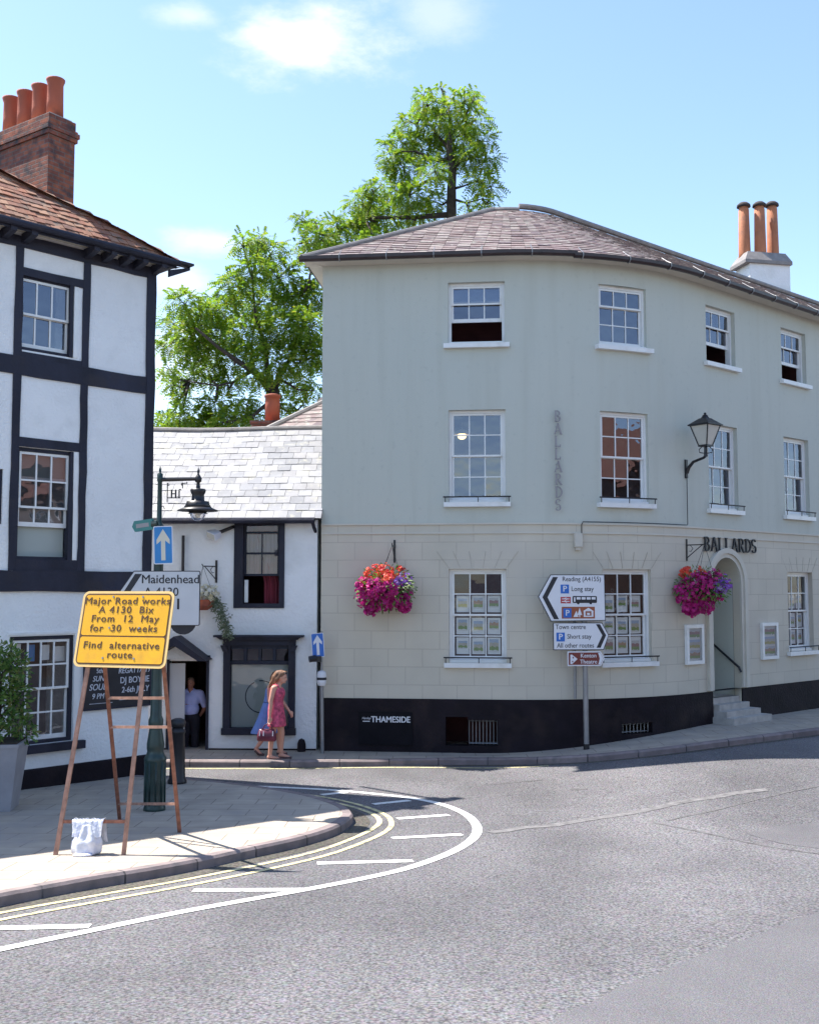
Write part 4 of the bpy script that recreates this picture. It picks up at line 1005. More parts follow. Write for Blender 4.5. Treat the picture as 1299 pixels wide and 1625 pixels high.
# roof
pov = .34; ptp = math.tan(R(46)); PT = 2.3
def PS(s, t):
    sag = .03*math.sin(s*1.7)+.02*math.sin(s*3.1+t*2)
    return PPATH.pt(s, -t, pze+.12 + ptp*(t+pov) + sag*min(1, (t+pov)) - .10*max(0, .5-(t+pov))**2)
phip = lambda t: (PL-7.2, PL+.20-(t+pov)*2.36)
mb = MB(); tiles(mb, PS, -pov, PT, .105, .165, phip, .016, .009, 5, 1.5); prf = mb.build('roof', M['tile'], pub)
mb = MB(); sheet(mb, lambda s, t: PS(s, t)-Vector((0, 0, .02)), -pov, PT, phip, 20)
A_ = PS(phip(PT)[1], PT); B_ = PS(phip(-pov)[1], -pov); C_ = B_+Vector((-1, .1, 0)).normalized()*8.2; D_ = PS(PL-7.2, PT)
mb.add([B_-Vector((0, 0, .03)), C_, A_-Vector((0, 0, .03))], [(0, 1, 2)]); mb.add([A_-Vector((0, 0, .03)), C_, D_-Vector((0, 0, .03))], [(0, 1, 2)])
mb.build('roof_deck', M['roof_under'], prf)
rnd = random.Random(2); t = -pov
mb = MB()
while t < PT:
    p = PS(phip(t)[1]+.02, t); q = PS(phip(t+.15)[1], t+.15)
    d = (q-p).normalized(); sd = Vector((pu.x, pu.y, 0)); n_ = Vector((0, 0, 1)); k = rnd.uniform(-.01, .01)
    a, b = p+n_*(.075+k), q+n_*.03; l_ = (back*-.11).to_3d()*1; r_ = Vector((pu.x, pu.y, 0))*.07
    mb.add([p+l_+n_*.0, a, p+r_-n_*.03, q+l_, b, q+r_-n_*.03, p+l_-n_*.02, p+r_-n_*.06], [(0, 1, 4, 3), (1, 2, 5, 4), (0, 6, 7, 2, 1)])
    t += .115
mb.build('hip_tiles', M['tile'], prf)
mb = MB(); q0 = pze+.02
mb.T = PPATH.frame(PL-7.2, 0); mb.box(0, 7.2+.20, -pov+.0, -pov+.03, q0-.02, q0+.14)
mb.tube([(-.1, -pov-.05, q0+.06), (7.2+.22, -pov-.05, q0+.06)], .055, 8)
mb.box(7.2+.14, 7.2+.2, -pov+.031, 1.5, q0+.0, q0+.10)
mb.add([(7.2+.05, -.36, q0-.20), (7.2+.50, -.30, q0+.02), (7.2+.50, -.30, q0+.07), (7.2+.05, -.36, q0-.08), (7.2+.05, -.30, q0-.20), (7.2+.50, -.24, q0+.02), (7.2+.50, -.24, q0+.07), (7.2+.05, -.30, q0-.08)], [(0, 1, 2, 3), (7, 6, 5, 4), (0, 4, 5, 1), (2, 6, 7, 3), (1, 5, 6, 2), (0, 3, 7, 4)])
mb.box(7.2+.18, 7.2+.50, -pov-.08, -.20, q0+.071, q0+.11)
mb.build('gutter', M['timber'], pub)
mb = MB(); mb.T = PPATH.frame(PL-7.2, 0); mb.quad((0, -pov+.02, q0+.02), (7.5, -pov+.02, q0+.02), (7.5, .01, q0+.06), (0, .01, q0+.06)); mb.build('soffit', M['cornice'], pub)
for s in (sat(-40, 400), sat(5, 400), sat(38, 400), sat(137, 400), sat(164, 400), sat(192, 400), sat(214, 400), PL-.05):
    mb = MB(PPATH.frame(s, q0)); mb.add([(-.05, -.36, -.06), (.05, -.36, -.06), (.05, -.36, .03), (-.05, -.36, .03), (-.05, .0, -.13), (.05, 0, -.13), (.05, 0, .03), (-.05, 0, .03)], [(0, 1, 2, 3), (0, 4, 5, 1), (1, 5, 6, 2), (3, 7, 4, 0), (2, 6, 7, 3), (4, 7, 6, 5)])
    mb.build('rafter_end', M['timber'], pub)
# chimney: near corner on px 78, four pots in a row
DC = 17.75; cn = P(78, 178, DC); T = Matrix(((.57, -.82, 0, cn.x), (.82, .57, 0, cn.y), (0, 0, 1, 0), (0, 0, 0, 1)))
zt = cn.z; mb = MB(T); mb.box(0, .54, 0, 1.75, pze+.2, zt-.36); mb.box(-.035, .575, -.035, 1.785, zt-.36, zt-.16); mb.box(-.01, .545, -.012, 1.75, zt-.16, zt-.0)
mb.box(-.06, .60, -.06, 1.81, zt-.28, zt-.20); ch = mb.build('chimney', M['brick'], pub)
mb = MB(T); mb.box(.04, .5, .04, 1.7, zt, zt+.04); mb.build('mortar_bed', M['stone_step'], ch)
for i in range(4):
    h_ = .70; mb = MB(T @ Matrix.Translation((.27, .21+.42*i, zt+.04))); mb.lathe([(.145, 0), (.138, .3), (.134, h_-.10), (.158, h_-.03), (.162, h_), (.125, h_), (.115, h_-.2)], n=20); mb.build('chimney_pot', M['terracotta'], ch, True)
# chalkboard on the wall
cbr = (sat(133, 1090), sat(236, 1090)); cb0, cb1 = zat(185, 1121), zat(185, 1040); T = PPATH.frame((cbr[0]+cbr[1])/2, (cb0+cb1)/2); w_ = cbr[1]-cbr[0]; h_ = cb1-cb0
cbd = thing('chalkboard', PPATH.pt((cbr[0]+cbr[1])/2, .03, cb0), 'black chalkboard with handwritten white lettering on the timber-framed house', 'chalkboard')
mb = MB(T); mb.box(-w_/2, w_/2, -.035, -.001, -h_/2, h_/2); mb.build('board', M['chalkboard'], cbd)
mb = MB(T)
for a, b, c_, d_ in ((-w_/2-.02, w_/2+.02, -h_/2-.03, -h_/2-.001), (-w_/2-.02, w_/2+.02, h_/2+.001, h_/2+.03), (-w_/2-.02, -w_/2-.001, -h_/2, h_/2), (w_/2+.001, w_/2+.02, -h_/2, h_/2)): mb.box(a, b, -.045, -.002, c_, d_)
mb.build('board_frame', M['timber'], cbd)
mb = MB(T)
for tx, x, z, sz, sh in (('HENLEY', .24, .28, .09, .1), ('REGATTA 19', .26, .15, .12, .15), ('DJ BOYSIE', .27, .0, .14, 0), ('2-6th JULY', .28, -.15, .13, .1), ('SAT', -.32, .28, .1, .2), ('5th', -.30, .17, .1, 0), ('SUN', -.32, .05, .12, .25), ('SOUL', -.33, -.08, .14, .25), ('9 PM', -.32, -.22, .12, .2)):
    mb = MB(T); text_mb(mb, T, tx, x*w_/1.05, z*h_/.8, sz*h_/.8, -.037, .001, shear=sh, bold=.003, sx=.85); mb.build('lettering', M['chalk'], cbd)
mb = MB(T); mb.box(.02, w_/2-.06, -.038, -.0365, -h_/2+.10, -h_/2+.108); mb.build('underline', M['chalk'], cbd); mb = MB(T); mb.box(-w_/2+.08, -.1, -.038, -.0365, -h_/2+.07, -h_/2+.078)
mb.build('underline', M['chalk'], cbd)

# ================================================================== lettering, name plate, lantern, display cases
mb = MB(); z1 = BP.hit(885, 652)[1]; z0 = BP.hit(885, 812)[1]; sc = BP.hit(885, 730)[0]; st = (z1-z0)/8
for i, chr_ in enumerate('BALLARDS'):
    mb.T = BP.frame(sc, z1-(i+1)*st+.02); letter(mb, chr_, -.085, 0, st*.88, -.10, -.07, .9)
    for zz in (.06, .16): mb.tube([(-.04, -.07, zz), (-.04, .0, zz)], .006, 5)
tag(mb.build('shop_sign', M['pale_letter']), 'grey metal letters spelling BALLARDS down the curved wall', 'sign')
mb = MB(); sa = BP.hit(1114, 866)[0]; sb_ = BP.hit(1199, 866)[0]; zc_ = BP.hit(1155, 876)[1]; n = 8; stp = (sb_-sa)/n
for i, chr_ in enumerate('BALLARDS'):
    mb.T = BP.frame(sa+stp*(i+.42), zc_, .012); letter(mb, chr_, -.12, 0, .29, -.06, -.025, 1.08)
    mb.tube([(0, -.025, .1), (0, .0, .1)], .006, 5)
tag(mb.build('shop_sign', M['sign_black']), 'black letters spelling BALLARDS over the arched doorway', 'sign')
q = BP.hit(612, 1146); T = BP.frame(q[0], q[1], .03)
npl = thing('street_nameplate', BP.pt(q[0], .03, q[1]-.3), 'black street nameplate reading THAMESIDE on the black plinth', 'sign')
mb = MB(T); mb.box(-.52, .52, -.03, -.001, -.42, .20); mb.build('plate', M['plate'], npl)
mb = MB(T); text_mb(mb, T, 'THAMESIDE', .10, .05, .16, -.033, .002, bold=.006, sx=.9); mb.box(-.44, -.30, -.034, -.031, .01, .025); text_mb(mb, T, 'Henley', -.37, .075, .06, -.033, .002, shear=.3); mb.build('lettering', M['sign_white'], npl)
# wall lantern
q = BP.hit(1087, 742); T = BP.frame(q[0], q[1])
ln = thing('wall_lantern', BP.pt(q[0], 0, q[1]-.3), 'black Victorian lantern on a curved iron bracket on the cream wall', 'lantern')
mb = MB(T); mb.box(-.03, .03, -.04, -.001, -.22, .16); mb.tube([(0, -.04, -.12), (0, -.09, .0), (0, -.2, .10), (0, -.45, .16), (0, -.50, .2)], [.03, .035, .03, .028, .03], 8); mb.tube([(0, -.50, .18), (0, -.50, .38)], [.04, .03], 8)
for a in range(4): x, y = math.cos(a*math.pi/2+.78), math.sin(a*math.pi/2+.78); mb.tube([(0, -.5, .24), (.12*x, -.5+.12*y, .26), (.13*x, -.5+.13*y, .32), (.07*x, -.5+.07*y, .38)], .01, 5)
mb.build('bracket', M['iron'], ln)
def frust(mb, z0, r0, z1, r1, c=(0, -.5), n=4, a0=.785):
    v = [(c[0]+r*math.cos(a0+2*math.pi*k/n), c[1]+r*math.sin(a0+2*math.pi*k/n), z) for z, r in ((z0, r0), (z1, r1)) for k in range(n)]
    mb.add(v, [(k, (k+1) % n, n+(k+1) % n, n+k) for k in range(n)] + [tuple(range(n-1, -1, -1)), tuple(range(n, 2*n))])
mb = MB(T); frust(mb, .41, .13, .80, .29); mb.build('lantern_glass', M['lampglass'], ln)
mb = MB(T); frust(mb, .38, .15, .41, .15)
for k in range(4):
    a = .785+k*math.pi/2; mb.tube([(.135*math.cos(a), -.5+.135*math.sin(a), .40), (.295*math.cos(a), -.5+.295*math.sin(a), .81)], .014, 5)
    a2 = a+math.pi/2; mb.tube([(.295*math.cos(a), -.5+.295*math.sin(a), .81), (.295*math.cos(a2), -.5+.295*math.sin(a2), .81)], .02, 5)
mb.build('lantern_frame', M['iron'], ln)
mb = MB(T); frust(mb, .80, .35, .825, .35); frust(mb, .826, .335, .95, .12); frust(mb, .95, .09, .99, .06, n=8); mb.lathe([(.05, 0), (.06, .015), (.04, .035), (.02, .045), (.03, .065), (0, .09)], (0, -.5, .985), 10); mb.build('lantern_cap', M['iron'], ln)
for (px0, px1, py0, py1, lab) in ((1085, 1112, 991, 1054, 'white framed display case on the wall left of the arched doorway'), (1205, 1230, 988, 1046, 'white framed display case on the wall right of the arched doorway')):
    q = BP.hit((px0+px1)/2, (py0+py1)/2); a = BP.hit(px0, 1020)[0]; b = BP.hit(px1, 1020)[0]; hh = BP.hit((px0+px1)/2, py0)[1]-BP.hit((px0+px1)/2, py1)[1]; ww = b-a
    T = BP.frame(q[0], q[1], .012); dcs = thing('display_case', BP.pt(q[0], .03, q[1]-hh/2), lab, 'display case', 'display cases beside the doorway')
    mb = MB(T); f_ = .07
    for xa, xb, za, zb in ((-ww/2, -ww/2+f_, -hh/2, hh/2), (ww/2-f_, ww/2, -hh/2, hh/2), (-ww/2+f_, ww/2-f_, -hh/2, -hh/2+f_), (-ww/2+f_, ww/2-f_, hh/2-f_, hh/2)): mb.box(xa, xb, -.07, -.001, za, zb)
    mb.box(-ww/2+f_, ww/2-f_, -.02, -.002, -hh/2+f_, hh/2-f_); mb.build('case_frame', M['white_gloss'], dcs)
    for i in range(3):
        zb = -hh/2+f_+.02+(hh-2*f_-.02)*i/3; pb = MB(T); pb.quad((-ww/2+f_+.02, -.024, zb), (ww/2-f_-.02, -.024, zb), (ww/2-f_-.02, -.024, zb+(hh-2*f_)/3-.03), (-ww/2+f_+.02, -.024, zb+(hh-2*f_)/3-.03), [(0, 0), (1, 0), (1, 1), (0, 1)]); pb.build('card_photograph', PHOTO[(i+1) % 4], dcs)
    mb = MB(T); mb.quad((-ww/2+f_, -.05, -hh/2+f_), (ww/2-f_, -.05, -hh/2+f_), (ww/2-f_, -.05, hh/2-f_), (-ww/2+f_, -.05, hh/2-f_)); mb.build('pane', M['glass_clear'], dcs)

# ------------------------------------------------------------------ hanging baskets
def blooms(name, mat, parent, c, spots, n, size, seed, droop=.3):
    rnd = random.Random(seed); mb = MB()
    for _ in range(n):
        sp = rnd.choice(spots); ctr, rad = Vector(sp[0]), sp[1]
        d = Vector((rnd.gauss(0, 1), rnd.gauss(0, 1), rnd.gauss(0, 1))).normalized()
        p = Vector(c)+ctr+d*rad*rnd.uniform(.65, 1.08); nrm = (d+Vector((rnd.uniform(-.5, .5), rnd.uniform(-.9, .1), rnd.uniform(-.3, .5)))).normalized()
        a = nrm.orthogonal().normalized(); b = nrm.cross(a); s = size*rnd.uniform(.6, 1.2); k = 5; a0 = rnd.uniform(0, 6.28); vs = [p-nrm*s*.3]
        for i in range(k*2):
            an = a0+math.pi*i/k; r_ = s*(1 if i % 2 == 0 else .62); vs.append(p+(a*math.cos(an)+b*math.sin(an))*r_)
        mb.add(vs, [(0, i+1, (i+1) % (2*k)+1) for i in range(2*k)])
    return mb.build(name, mat, parent)
def bracket_arm(T, lab, L=.42):
    b = thing('basket_bracket', T.translation, lab, 'bracket', 'iron brackets for hanging baskets')
    mb = MB(T); mb.box(-.018, .018, -.03, -.001, -.22, .22); mb.build('back_plate', M['iron'], b)
    mb = MB(T); mb.tube([(0, -.02, .1), (0, -L, .1), (0, -L-.03, .14)], .011, 6); mb.tube([(0, -.02, -.16), (0, -L*.5, -.02), (0, -L*.9, .1)], .009, 6); mb.tube([(0, -.1, .1), (0, -.17, .03), (0, -.12, -.03), (0, -.08, -.02)], .007, 5); mb.build('scroll_arm', M['iron'], b); return T @ Vector((0, -L, .1))
def basket(hook, px, py, rad, lab, seed, mixc):
    d = hook.y; c = P(px, py, d); c.x, c.y = hook.x + (c.x-hook.x)*.9, hook.y
    b = thing('hanging_basket', (c.x, c.y, c.z-rad*.7), lab, 'hanging basket', 'hanging flower baskets')
    mb = MB(); mb.lathe([(.04, -.30*rad), (.3*rad, -.28*rad), (.52*rad, -.1*rad), (.62*rad, .1*rad)], c, 14); mb.build('basket', M['soil'], b)
    mb = MB()
    for k in range(3): a = k*2.09; mb.tube([hook, c+Vector((.5*rad*math.cos(a), .5*rad*math.sin(a), .1*rad))], .005, 4)
    mb.build('chain', M['iron'], b)
    mb = MB(); rnd = random.Random(seed)
    for _ in range(900):
        dv = Vector((rnd.gauss(0, 1), rnd.gauss(0, 1), rnd.gauss(.25, .8))).normalized(); p = c+Vector((dv.x*rad*.85, dv.y*rad*.85, dv.z*rad*.66))*rnd.uniform(.6, 1.05); a = dv.orthogonal().normalized(); q = (dv+Vector((0, 0, -.4))).normalized(); s = rnd.uniform(.02, .045)
        mb.add([p, p+q*s+a*s*.5, p+q*s*2.2, p+q*s-a*s*.5], [(0, 1, 2, 3)])
    mb.build('foliage', M['leaf_b'], b)
    for nm, mt, spots, n, sz in mixc: blooms(nm, M[mt], b, c, [((x*rad, y*rad, z*rad), r*rad) for x, y, z, r in spots], n, sz, seed+n)
    return b
T = BP.frame(BP.hit(626, 875)[0], BP.hit(626, 875)[1]); hk = bracket_arm(T, 'black scrolled bracket above the basket near the white cottage', .40)
basket(hk, 611, 934, .63, 'round flower basket, red on top and magenta below, left of the shop window', 3,
  [('red_flowers', 'fl_red', [(-.35, 0, .42, .32), (.0, -.2, .5, .28), (.4, 0, .4, .28), (-.55, -.1, .15, .25), (.1, -.5, .25, .25)], 230, .05),
   ('magenta_flowers', 'fl_mag', [(-.3, -.5, .0, .3), (.1, -.55, .0, .3), (-.6, -.2, .05, .3), (-.55, -.1, -.25, .38), (-.1, -.3, -.25, .4), (.4, -.1, -.25, .42), (-.45, -.1, -.6, .22), (.55, 0, -.5, .22), (0, 0, -.4, .3)], 1050, .05),
   ('purple_flowers', 'fl_pur', [(.55, -.3, .25, .25), (.25, -.5, .15, .22)], 110, .042)])
T = BP.frame(BP.hit(1088, 873)[0], BP.hit(1088, 873)[1]); hk2 = bracket_arm(T, 'black scrolled bracket left of the BALLARDS letters over the doorway', .45)
basket(hk2, 1112, 934, .62, 'deep magenta and purple flower basket hanging beside the arched doorway', 11,
  [('red_flowers', 'fl_red', [(-.5, 0, .5, .22), (-.1, -.2, .5, .2)], 90, .045),
   ('magenta_flowers', 'fl_mag', [(-.5, -.1, -.1, .42), (-.1, -.3, .1, .45), (.4, -.1, .2, .4), (-.35, -.1, -.6, .3), (.1, 0, -.5, .32), (.3, 0, -.1, .4)], 1150, .05),
   ('purple_flowers', 'fl_pur', [(.62, -.2, .15, .3), (.5, -.4, .05, .25)], 150, .045)])
q = ch_(344, 907); T = CP.frame(q[0], q[1]) @ Matrix.Rotation(R(-35), 4, 'Z'); hk3 = bracket_arm(T, 'small iron bracket on the white cottage wall above the trailing basket', .36)
c = P(322, 955, hk3.y); b = thing('hanging_basket', c, 'small terracotta basket of white flowers with grey trailing leaves on the cottage', 'hanging basket', 'hanging flower baskets')
c = Vector((hk3.x, hk3.y, c.z)); mb = MB(); mb.lathe([(.1, -.16), (.22, -.08), (.26, .04)], c, 14); mb.build('basket', M['terracotta'], b)
mb = MB()
for k in range(3): a = k*2.09; mb.tube([hk3, c+Vector((.24*math.cos(a), .24*math.sin(a), .04))], .004, 4)
mb.build('chain', M['iron'], b)
blooms('white_flowers', M['fl_white'], b, c, [((.05, 0, .18), .17), ((.2, -.1, .16), .14), ((-.1, 0, .14), .12)], 150, .05, 8)
mb = MB(); rnd = random.Random(5)
for i in range(750):
    u = rnd.random()**.7; dx = .1+.42*u+rnd.gauss(0, .05); p = c+Vector((dx, rnd.gauss(-.05, .08), .1-.75*u*u+rnd.gauss(0, .07))); s = rnd.uniform(.02, .05)
    a = Vector((rnd.gauss(0, 1), rnd.gauss(0, 1), rnd.gauss(-.6, .6))).normalized(); o_ = a.orthogonal().normalized(); mb.add([p, p+a*s+o_*s*.4, p+a*s*2, p+a*s-o_*s*.4], [(0, 1, 2, 3)])
mb.build('foliage', M['leaf_trail'], b)

# ================================================================== street lamp with its signs
g = G(245, 1286, KH); DL = g.y; U = DL/F; LX = g.x
zpx = lambda py: P(250, py, DL).z
lamp = thing('street_lamp', g, 'dark green heritage lamp post with bracket arm and hanging bell lantern', 'street lamp')
mb = MB(Matrix.Translation((g.x, g.y, 0))); zb = g.z-.02; r = lambda px: px*U/2
prof = [(r(34), zb), (r(34), zb+.06), (r(32), zb+.08), (r(31), zpx(1255)), (r(32), zpx(1215)), (r(34), zpx(1207)), (r(35), zpx(1203)), (r(29), zpx(1198)), (r(25), zpx(1192)), (r(27), zpx(1187)), (r(27), zpx(1180)), (r(21), zpx(1160)), (r(20), zpx(1155)), (r(23), zpx(1150)), (r(23), zpx(1142)), (r(18), zpx(1136)), (r(16), zpx(1060)), (r(15), zpx(900)), (r(15), zpx(848)), (r(18), zpx(846)), (r(18), zpx(836)), (r(12), zpx(832)), (r(8), zpx(828)), (r(7), zpx(765)), (r(9), zpx(763)), (r(9), zpx(752)), (r(3), zpx(750)), (r(4.5), zpx(746)), (r(2), zpx(742)), (.002, zpx(738))]
mb.lathe(prof, n=20)
for k in range(10):
    a = 2*math.pi*k/10; rr = r(32); mb.tube([(rr*math.cos(a), rr*math.sin(a), zb+.1), (rr*math.cos(a), rr*math.sin(a), zpx(1208))], .012, 5)
mb.build('post', M['lamp_green'], lamp, True)
T = Matrix.Translation((g.x, g.y, 0)); xo = lambda px: (px-250)*U
mb = MB(T); za = zpx(761)
mb.tube([(0, 0, za), (xo(309), 0, za+.01)], [.03, .026], 8); mb.tube([(xo(262), 0, zpx(766)), (xo(262), 0, zpx(797))], .008, 5); mb.tube([(xo(262), 0, zpx(790)), (xo(283), 0, zpx(790))], .007, 5)
def spiral(cx, cz, r0, turns, a0, sg=1): return [(cx+r0*(1-i/22)*math.cos(a0+sg*turns*6.283*i/20), 0, cz+r0*(1-i/22)*math.sin(a0+sg*turns*6.283*i/20)) for i in range(20)]
mb.tube(spiral(xo(286), zpx(769), .028, 1.0, 0), .007, 5); mb.tube(spiral(xo(292), zpx(766), .022, 1, 3), .006, 5); mb.tube([(xo(286), 0, zpx(766)), (xo(286), 0, zpx(775))], .008, 5); mb.tube(spiral(xo(264), zpx(769), .018, 1, 2), .006, 5)
mb.tube([(0, 0, zpx(805)), (xo(256), 0, zpx(803)), (xo(258), 0, zpx(808))], .007, 5)
z0, z1 = zpx(790), zpx(777)
for px in (269, 275.5): mb.tube([(xo(px), 0, z0), (xo(px), 0, z1)], .012, 5)
mb.tube([(xo(269), 0, (z0+z1)/2), (xo(275.5), 0, (z0+z1)/2)], .008, 5); mb.tube([(xo(281), 0, z0), (xo(281), 0, z1)] , .01, 5); mb.tube([(xo(281), 0, z1), (xo(282.5), 0, z1+.008), (xo(284), 0, z1-.01)], .007, 5)
mb.build('bracket_arm', M['iron'], lamp)
mb = MB(Matrix.Translation((g.x+xo(311), g.y, 0)))
mb.lathe([(.15, zpx(806)), (.19, zpx(805)), (.16, zpx(800)), (.155, zpx(796)), (.09, zpx(795)), (.085, zpx(785)), (.10, zpx(782)), (.108, zpx(779)), (.10, zpx(776)), (.03, zpx(775)), (.022, zpx(766)), (.045, zpx(764)), (.05, zpx(759)), (.03, zpx(755)), (.012, zpx(752)), (.02, zpx(748)), (.01, zpx(745)), (.001, zpx(740))], n=20)
lan = mb.build('lantern', M['iron'], lamp, True)
mb = MB(Matrix.Translation((g.x+xo(311), g.y, 0))); mb.lathe([(.278, zpx(811)), (.28, zpx(810)), (.19, zpx(805.5)), (.15, zpx(805)), (.12, zpx(814)), (.14, zpx(815))], n=28); mb.build('shade', M['iron'], lan, True)
mb = MB(Matrix.Translation((g.x+xo(311), g.y, 0))); n = 8; mb.lathe([(.115*math.cos(math.pi/2*i/n)+.001, zpx(811)-.14*math.sin(math.pi/2*i/n)) for i in range(n+1)], n=18); mb.build('glass_dome', M['clear_dome'], lan, True)
mb = MB(Matrix.Translation((g.x+xo(311), g.y, 0))); mb.ellip((0, 0, zpx(816)), (.045, .045, .06), 10, 6); mb.build('light_bulb', M['lampglass'], lan, True)
# blue one-way plate on the lamp post
FR = r(17)+.03
def arrow_pts(w, h): return [(-w*.11, -h*.40), (w*.11, -h*.40), (w*.11, h*.12), (w*.34, h*.02), (w*.34, h*.14), (0, h*.42), (-w*.34, h*.14), (-w*.34, h*.02), (-w*.11, h*.12)]
def oneway(T, w, h, lab, parent_mat='sign_blue', arr='sign_cream', loc=None, clamp=True):
    sg = thing('one_way_sign', T.translation, lab, 'sign')
    mb = MB(T); mb.prism(rrect(-w/2, w/2, -h/2, h/2, .02), -.004, .004); mb.build('plate', M['sign_white'], sg)
    mb = MB(T); mb.prism(rrect(-w/2+.012, w/2-.012, -h/2+.012, h/2-.012, .015), -.006, -.0042); mb.build('sign_face', M[parent_mat], sg)
    mb = MB(T); q = arrow_pts(w, h)
    mb.prism([q[0], q[1], q[2], q[8]], -.008, -.0062); mb.prism([q[2], q[3], q[4], q[5]], -.008, -.0062); mb.prism([q[8], q[5], q[6], q[7]], -.008, -.0062); mb.prism([q[2], q[5], q[8]], -.0081, -.0062); mb.build('arrow', M[arr], sg)
    if clamp:
        mb = MB(T); mb.box(-.06, .06, .004, .045, h*.2-.015, h*.2+.015); mb.box(-.06, .06, .004, .045, -h*.2-.015, -h*.2+.015); mb.build('clamp', M['grey_metal'], sg)
    return sg
dS = DL-FR-.02; c = P(259, 865, dS); T = Matrix.Translation(c) @ Matrix.Rotation(R(3), 4, 'Z') @ Matrix.Rotation(R(-2), 4, 'Y')
oneway(T, 30*U, 60*U, 'faded blue one-way plate with white arrow on the dark green lamp post', 'sign_blue_b')
# fingerpost arm
c = P(226, 834, DL-.02); T = Matrix.Translation(c) @ Matrix.Rotation(R(-6), 4, 'Y') @ Matrix.Rotation(R(-22), 4, 'Z')
fs_ = thing('fingerpost_sign', c, 'small green fingerpost arm pointing left from the lamp post', 'sign')
mb = MB(T); h_ = .075; mb.prism([(-.12, -h_), (.18, -h_), (.18, h_), (-.12, h_), (-.16, 0)], -.02, .02); mb.build('arm', M['green_sign'], fs_)
mb = MB(T); mb.prism([(-.09, -.028), (.12, -.028), (.12, .028), (-.09, .028)], -.023, -.0205); mb.build('name_strip', M['pale_letter'], fs_)
mb = MB(T); mb.tube([(.15, .0, 0), (.22, .03, 0)], .05, 8); mb.build('collar', M['lamp_green'], fs_)
# Maidenhead direction panel
dM = DL-r(15)-.035; Um = dM/F; cM = P(257, 950, dM); T = Matrix.Translation(cM) @ Matrix.Rotation(R(1), 4, 'Z')
md = thing('direction_sign', cM, 'grey direction panel reading Maidenhead fixed to the lamp post behind the orange sign', 'sign')
pz = lambda py: (950-py)*Um; px_ = lambda px: (px-257)*Um
outl = [(px_(196), pz(993))] + rrect(px_(215), px_(317), pz(993), pz(906), .025)[0:10] + [(px_(212), pz(906)), (px_(182), pz(950))]
mb = MB(T); mb.prism(outl, -.0, .012); mb.build('backing', M['sign_black'], md)
def inset(pts, d):
    c_ = Vector((sum(p[0] for p in pts)/len(pts), sum(p[1] for p in pts)/len(pts))); o = []; n = len(pts)
    for i in range(n):
        a, b, e = Vector(pts[i-1]), Vector(pts[i]), Vector(pts[(i+1) % n]); t1, t2 = (b-a).normalized(), (e-b).normalized(); nn = Vector((-t1.y-t2.y, t1.x+t2.x)); 
        if nn.length < 1e-6: nn = Vector((-t1.y, t1.x))
        nn.normalize(); k = max(.4, nn.dot(Vector((-t1.y, t1.x)))); o.append(tuple(b+nn*d/k))
    return o
mb = MB(T); mb.prism(inset(outl, .012), -.003, -.0002); mb.build('sign_face', M['sign_grey'], md)
mb = MB(T); mb.prism([(px_(190), pz(950)), (px_(200), pz(950)), (px_(225), pz(911)), (px_(214), pz(911))], -.005, -.0032); mb.prism([(px_(190), pz(950)), (px_(203), pz(990)), (px_(213), pz(990)), (px_(200), pz(950))], -.005, -.0032); mb.build('chevron', M['sign_black'], md)
mb = MB(T); text_mb(mb, T, 'Maidenhead', px_(270), pz(920), 19.5*Um, -.005, .001, bold=.003, sx=.98); text_mb(mb, T, 'A 4130', px_(256), pz(940), 19*Um, -.005, .001, bold=.002, sx=.98)
mb.box(px_(281), px_(284.5), -.005, -.0032, pz(967), pz(950)); mb.build('lettering', M['sign_black'], md)
mb = MB(T); mb.tube([(px_(290), .03, pz(986)), (px_(290), .045, pz(986))], 21*Um, 20); mb.box(px_(245), px_(286), .025, .05, pz(975), pz(970)); mb.build('round_plate', M['sign_black'], md)

# ------------------------------------------------------------------ bollard
g = G(281, 1243, KH); Ub = g.y/F; T = Matrix.Translation((g.x, g.y, g.z-.01)); r = lambda px: px*Ub/2; hb = 101*Ub
bo = thing('bollard', g, 'black cast iron bollard with a rounded cap beside the lamp post', 'bollard')
mb = MB(T); mb.lathe([(r(30), 0), (r(30), .05), (r(25), .09), (r(21), hb-.24), (r(24), hb-.22), (r(24), hb-.19), (r(18), hb-.17), (r(18), hb-.14)], n=18); mb.build('shaft', M['iron'], bo, True)
mb = MB(T); mb.lathe([(r(18), hb-.14), (r(23), hb-.12), (r(25), hb-.07), (r(21), hb-.02), (r(10), hb+.005), (.001, hb+.01)], n=18); mb.build('cap', M['iron'], bo, True)

# ------------------------------------------------------------------ orange road-works board on its A-frame
F1, F2 = G(88, 1357, KH), G(196, 1357, KH); R1, R2 = G(190, 1301, KH), G(285, 1321, KH)
th, fi = R(17), R(13); dB = F1.y + .30; u = Vector((math.cos(th), -math.sin(th), 0)); v = Vector((math.sin(th)*math.sin(fi), math.cos(th)*math.sin(fi), math.cos(fi))); yin = v.cross(u)
cB = P(196.5, 998.5, dB); Us = dB/F; T = Matrix(((u.x, yin.x, v.x, cB.x), (u.y, yin.y, v.y, cB.y), (u.z, yin.z, v.z, cB.z), (0, 0, 0, 1)))
W_, H_ = 162*Us/.985, 119*Us/.975
rw = thing('road_works_sign', (F1+F2)/2, 'orange sign about major road works standing on a tall rusty A-frame', 'sign')
mb = MB(T); mb.prism(rrect(-W_/2, W_/2, -H_/2, H_/2, .075, 6), -.006, .006); mb.build('board', M['sign_edge'], rw)
mb = MB(T); mb.prism(rrect(-W_/2+.028, W_/2-.028, -H_/2+.028, H_/2-.028, .055, 6), -.008, -.0062); mb.build('border', M['sign_ink'], rw)
mb = MB(T); zs_ = -H_*.5 + (1058-1010)/119*H_
